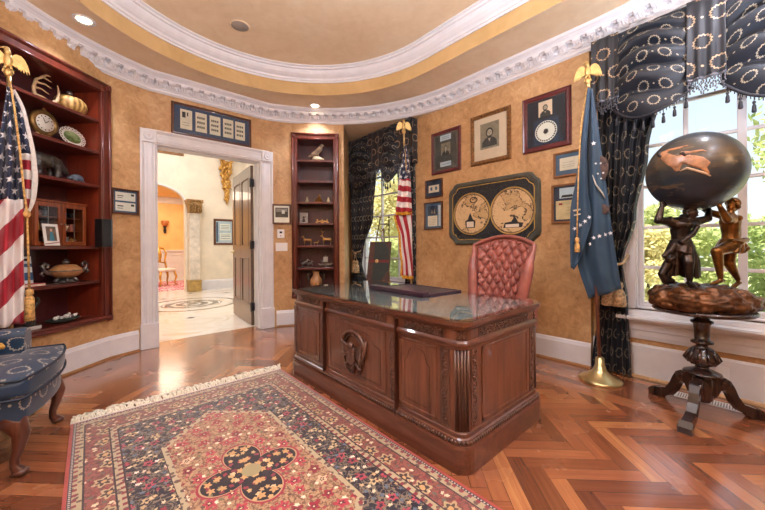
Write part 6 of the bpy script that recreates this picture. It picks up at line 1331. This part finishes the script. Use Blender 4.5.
t=on1('letter_opener','slim silver letter opener lying on the fifth bookcase shelf beside the red book','letter opener',.87,.8635,.06); mb=MB(); mb.box((-.05,-.006,0),(.06,.006,.004),.001); mb.build('blade',M['silver'],t); mb=MB(); mb.tube([(-.05,0,.006),(-.1,0,.006)],[.005,.007],8); mb.build('handle',M['silver'],t)
t=on1('tureen','tan lidded tureen with scrolled dark silver handles on the fifth bookcase shelf','tureen',1.06,.8635,.13); mb=MB(); mb.lathe([(.05,.045),(.1,.06),(.142,.095),(.15,.115),(.142,.125),(.11,.15),(.085,.17),(.06,.175),(0,.178)],n=32,sc=(1,.75)); mb.build('body',M['tan'],t)
mb=MB(); mb.lathe([(.155,.112),(.158,.117),(.152,.122)],n=32,sc=(1,.75)); mb.lathe([(.04,.05),(.05,.035),(.075,.02),(.09,.0)],n=20,sc=(1,.75))
for k in range(6): a=2*PI*k/6; mb.tube([(.05*cos(a),.038*sin(a),.05),(.09*cos(a),.068*sin(a),.03),(.105*cos(a),.08*sin(a),.008)],[.012,.014,.01],6)
mb.build('foot',M['silv'],t)
for s_ in (-1,1): mb=MB(); mb.tube([(s_*.13,0,.09),(s_*.17,0,.1),(s_*.2,0,.13),(s_*.215,0,.17),(s_*.19,0,.195),(s_*.16,0,.18),(s_*.165,0,.155),(s_*.185,0,.155)],[.013,.015,.016,.014,.013,.012,.01,.006],8); mb.tube([(s_*.2,0,.12),(s_*.225,0,.1),(s_*.2,0,.075)],[.01,.012,.006],6); mb.build('handle',M['silv'],t)
mb=MB(); mb.ell((0,0,.2),(.03,.026,.022),10,8); mb.tube([(-.03,0,.19),(0,0,.225),(.03,0,.19)],.01,8); mb.build('finial',M['silv'],t)
t=on1('figurine_tray','dark green oval dish holding small white figures on the lowest bookcase shelf','dish',1.04,.4815,.14); mb=MB(); mb.lathe([(0,0),(.1,.0),(.14,.014),(.155,.03),(.148,.032),(.12,.02),(0,.016)],n=30,sc=(1,.6)); mb.build('dish',plain('dark_green_glaze','33403a',.3,var=.2),t)
mb=MB(); mb.lathe([(.03,.02),(.034,.04),(.02,.055),(0,.058)],(.06,.0,0),14); mb.build('little_bowl',M['silver'],t)
for k,(x,s_) in enumerate(((-.08,.9),(-.03,.7),(.02,1.1),(.1,.8))):
    mb=MB(); mb.ell((x,-.01,.035+.01*s_),(.026*s_,.02*s_,.022*s_),10,8); mb.ell((x+.02*s_,-.015,.055*s_+.008),(.012*s_,.012*s_,.013*s_),8,6); mb.build('white_figure',M['white'],t)
t=on1('dark_figurine','dark grey statuette on a pale base at the left of the lowest bookcase shelf','statuette',.715,.4815,.1); mb=MB(); mb.box((-.06,-.05,0),(.06,.05,.03),.004); mb.build('base',plain('pale_marble_base','b9b7b2',.3,var=.1),t); mb=MB()
mb.lathe([(.04,.03),(.045,.1),(.035,.16),(.04,.21),(.02,.235),(.026,.265),(0,.29)],n=14); mb.tube([(-.035,-.01,.2),(-.055,-.03,.15),(-.02,-.045,.13)],[.018,.015,.012],8); mb.tube([(.035,-.01,.2),(.06,-.02,.24),(.05,-.02,.28)],[.018,.014,.01],8); mb.build('figure',M['dbr'],t,remesh=.006,smooth=2)
# ------------------------------------------------------------ things on the narrow bookcase
t=on2('eagle_statue','pale eagle with folded wings perched on a white rock, top shelf of the narrow bookcase','statue',.36,2.5335,.12); mb=MB(); mb.ell((.02,0,.036),(.1,.06,.03),12,8); mb.ell((.0,0,.06),(.06,.045,.03),10,8); mb.build('rock',M['cream'],t,remesh=.008,smooth=1)
mb=MB(); mb.cap((-.03,0,.12),(.05,0,.2),.045,.04,12); mb.cap((.05,0,.2),(.072,0,.25),.034,.025,10); mb.ell((.077,0,.258),(.028,.024,.024),10,8); mb.cap((.097,0,.257),(.118,0,.242),.01,.004,8); mb.cap((-.03,0,.12),(-.12,0,.08),.03,.014,8)
for s_ in (-1,1): mb.cap((.04,s_*.035,.19),(-.07,s_*.04,.11),.026,.018,8); mb.cap((.01,s_*.02,.13),(.02,s_*.02,.075),.016,.012,8)
mb.build('eagle',plain('aged_ivory','a3927c',.5,var=.3,sc=16),t,remesh=.006,smooth=1)
for x,lab in ((.205,'small pale seated figurine at the left of the third shelf of the narrow bookcase'),(.535,'small pale seated figurine at the right of the third shelf of the narrow bookcase')):
    t=on2('seated_figurine',lab,'figurine',x,1.8865); mb=MB(); mb.cap((0,0,.03),(0,0,.055),.026,.018,10); mb.ell((0,-.004,.078),(.014,.014,.016),10,8); mb.cap((-.015,-.01,.02),(-.01,-.035,.012),.014,.01,8); mb.cap((.015,-.01,.02),(.01,-.035,.012),.014,.01,8); mb.ell((0,0,.012),(.028,.022,.012),10,6); mb.build('figure',M['cream'],t,remesh=.004,smooth=1)
t=on2('tower_model','gilt miniature of clustered towers in the middle of the third shelf of the narrow bookcase','figurine',.385,1.8865); mb=MB(); mb.box((-.06,-.03,0),(.06,.03,.015),.003); mb.build('base',M['ggold'],t)
for x,h in ((-.04,.06),(-.015,.1),(.012,.15),(.04,.075)): mb=MB(); mb.lathe([(.016,.015),(.015,h*.7),(.018,h*.72),(.012,h*.8),(0,h)],(x,0,0),10); mb.build('tower',M['ggold'],t)
t=on2('silver_photo_frame','small silver framed photograph at the left of the fourth shelf of the narrow bookcase','photo frame',.09,1.5615,.12); T=Matrix.Rotation(math.radians(-8),4,'X'); mb=MB(); mb.T=T; mb.box((0,-.01,0),(.125,0,.17),.003); mb.build('frame',M['silver'],t); mb=MB(); mb.T=T; mb.box((.016,-.0115,.018),(.109,-.0095,.152)); mb.mi=1; mb.prism([(.04,.018),(.085,.018),(.08,.07),(.045,.07)],-.0125,-.011,'y'); mb.prism([(.0625+.016*cos(a),.092+.02*sin(a)) for a in [2*PI*k/14 for k in range(14)]],-.0125,-.011,'y'); mb.build('print',[M['grey'],M['coat']],t)
t=on2('bridge_model','small gilt arched bridge model on the fourth shelf of the narrow bookcase','model',.435,1.5615); mb=MB(); mb.prism([(-.105,0),(-.08,0),(-.07,.02),(-.045,.028),(-.02,.02),(-.01,0),(.01,0),(.02,.02),(.045,.028),(.07,.02),(.08,0),(.105,0),(.095,.03),(.06,.042),(.0,.05),(-.06,.042),(-.095,.03)],-.022,.022,'y'); mb.build('span',M['ggold'],t)
for x in (-.075,0,.075): mb=MB(); mb.box((x-.008,-.018,.03),(x+.008,.018,.07),.002); mb.build('turret',M['ggold'],t)
def deer(t,k,antl,m,flip=1):
    f=flip; P=lambda x,y,z:(f*x*k,y*k,z*k)
    ex=[]
    quad(t,m,1,1.*k,(P(-.34,0,.56),P(.22,0,.58),.15*k,.16*k),(P(.36,0,.82),.11*k,.075*k),[(P(.36,0,.82),P(.42,0,.93),.075*k,.07*k),(P(.42,0,.93),P(.58,0,.86),.065*k,.035*k),(P(.36,.06,1.0),P(.32,.13,1.05),.03*k,.015*k),(P(.36,-.06,1.0),P(.32,-.13,1.05),.03*k,.015*k),(P(-.48,0,.62),P(-.56,0,.54),.05*k,.025*k)],
     [([P(-.38,s_*.08,.52),P(-.46,s_*.09,.36),P(-.37,s_*.09,.27 if False else .24),P(-.42,s_*.09,.02)],[.11*k,.065*k,.035*k,.03*k]) for s_ in (-1,1)]+[([P(.24,s_*.08,.5),P(.26,s_*.08,.26),P(.24,s_*.08,.02)],[.08*k,.04*k,.03*k]) for s_ in (-1,1)],vox=k*.026)
    if antl:
        mb=MB()
        for s_ in (-1,1):
            mb.tube([P(.38,s_*.04,1.0),P(.34,s_*.16,1.18),P(.4,s_*.24,1.38),P(.5,s_*.2,1.5)],[.03*k,.028*k,.024*k,.012*k],6)
            for a,b in (((.35,.12,1.12),(.5,.16,1.24)),((.36,.2,1.28),(.54,.26,1.38)),((.34,.16,1.2),(.2,.26,1.36))): mb.tube([P(a[0],s_*a[1],a[2]),P(b[0],s_*b[1],b[2])],[.024*k,.01*k],6)
        mb.build('antlers',m,t)
t=on2('deer_figurine','bronze doe figurine at the left of the fifth shelf of the narrow bookcase','figurine',.2,1.2165); deer(t,.15,False,M['ggold'],-1)
t=on2('fawn_figurine','tiny bronze fawn between the doe and the stag on the fifth shelf','figurine',.345,1.2165); deer(t,.075,False,M['ggold'],1)
t=on2('stag_figurine','bronze stag with branching antlers at the right of the fifth shelf of the narrow bookcase','figurine',.5,1.2165); deer(t,.165,True,M['ggold'],-1)
t=on2('horse_group','silver prancing horses sculpture at the left of the sixth shelf of the narrow bookcase','sculpture',.2,.8715); mb=MB(); mb.box((-.085,-.035,0),(.085,.035,.014),.004); mb.build('base',M['silv'],t)
for dx,s_ in ((-.035,1),(.04,.8)):
    mb=MB(); z=.014; mb.cap((dx-.03*s_,0,z+.05*s_),(dx+.02*s_,0,z+.07*s_),.022*s_,.022*s_,10); mb.cap((dx+.02*s_,0,z+.07*s_),(dx+.04*s_,0,z+.11*s_),.016*s_,.012*s_,8); mb.cap((dx+.04*s_,0,z+.11*s_),(dx+.065*s_,0,z+.095*s_),.012*s_,.008*s_,8)
    for q in (-1,1): mb.tube([(dx-.03*s_,q*.012,z+.045*s_),(dx-.045*s_,q*.012,z+.025*s_),(dx-.035*s_,q*.012,z)],[.014*s_,.008,.006],6); mb.tube([(dx+.025*s_,q*.012,z+.06*s_),(dx+.05*s_,q*.012,z+.05*s_),(dx+.045*s_,q*.012,z+.025*s_)],[.011*s_,.007,.005],6)
    mb.tube([(dx-.05*s_,0,z+.06*s_),(dx-.075*s_,0,z+.04*s_)],[.009,.005],6); mb.build('horse',M['silv'],t,remesh=.004,smooth=1)
t=on2('ship_model','silver sailing vessel ornament at the right of the sixth shelf of the narrow bookcase','model',.485,.8715); mb=MB(); mb.lathe([(.03,0),(.03,.006),(.01,.012),(.012,.03)],n=12); mb.build('foot',M['silv'],t)
mb=MB(); mb.prism([(-.12,.06),(-.09,.03),(.08,.03),(.12,.065),(.09,.06),(-.08,.055)],-.02,.02,'y'); mb.build('hull',M['silv'],t); mb=MB(); mb.tube([(0,0,.05),(0,0,.19)],.004,6); mb.tube([(-.05,0,.05),(-.05,0,.12)],.003,6); mb.build('mast',M['silv'],t)
mb=MB(); mb.grid(lambda a,b:(-.035+.07*a,-.012*sin(PI*a),.08+.085*b),8,6,thick=.003); mb.build('sail',plain('pale_sail','b8b2a6',.5),t); mb=MB(); mb.grid(lambda a,b:(-.075+.045*a,-.01*sin(PI*a),.075+.04*b),8,6,thick=.003); mb.build('sail',M['silv'],t)
t=on2('two_handled_vase','tan vase with dark scrolled handles on the lowest visible shelf of the narrow bookcase','vase',.335,.4815); mb=MB(); mb.lathe([(.06,0),(.065,.01),(.04,.03),(.07,.08),(.095,.15),(.09,.2),(.055,.25),(.045,.29),(.06,.33),(.052,.332),(.04,.29),(0,.25)],n=26); mb.build('body',M['tan'],t)
for s_ in (-1,1): mb=MB(); mb.tube([(s_*.085,0,.18),(s_*.12,0,.21),(s_*.13,0,.27),(s_*.1,0,.31),(s_*.075,0,.29),(s_*.09,0,.27)],[.01,.012,.013,.012,.01,.006],8); mb.build('handle',M['dbr'],t)

GR_={'framed_picture':'framed pictures on the walls','national_flag':'stars and stripes flags on poles','bookcase':'built-in mahogany bookcases','window_valance':'swagged window valances','curtain':'wreath-patterned curtains','tree':'trees outside the windows','shrub':'shrubs outside the windows','seated_figurine':'pale figurines in the narrow bookcase','small_box':'trinkets in the cherry cabinet','sea_shell':'trinkets in the cherry cabinet','figurine':'trinkets in the cherry cabinet','porcelain_cup':'trinkets in the cherry cabinet'}
for o in bpy.data.objects:
    if o.parent is None and 'category' in o and 'group' not in o:
        k=o.name.split('.')[0]
        if k in GR_: o['group']=GR_[k]
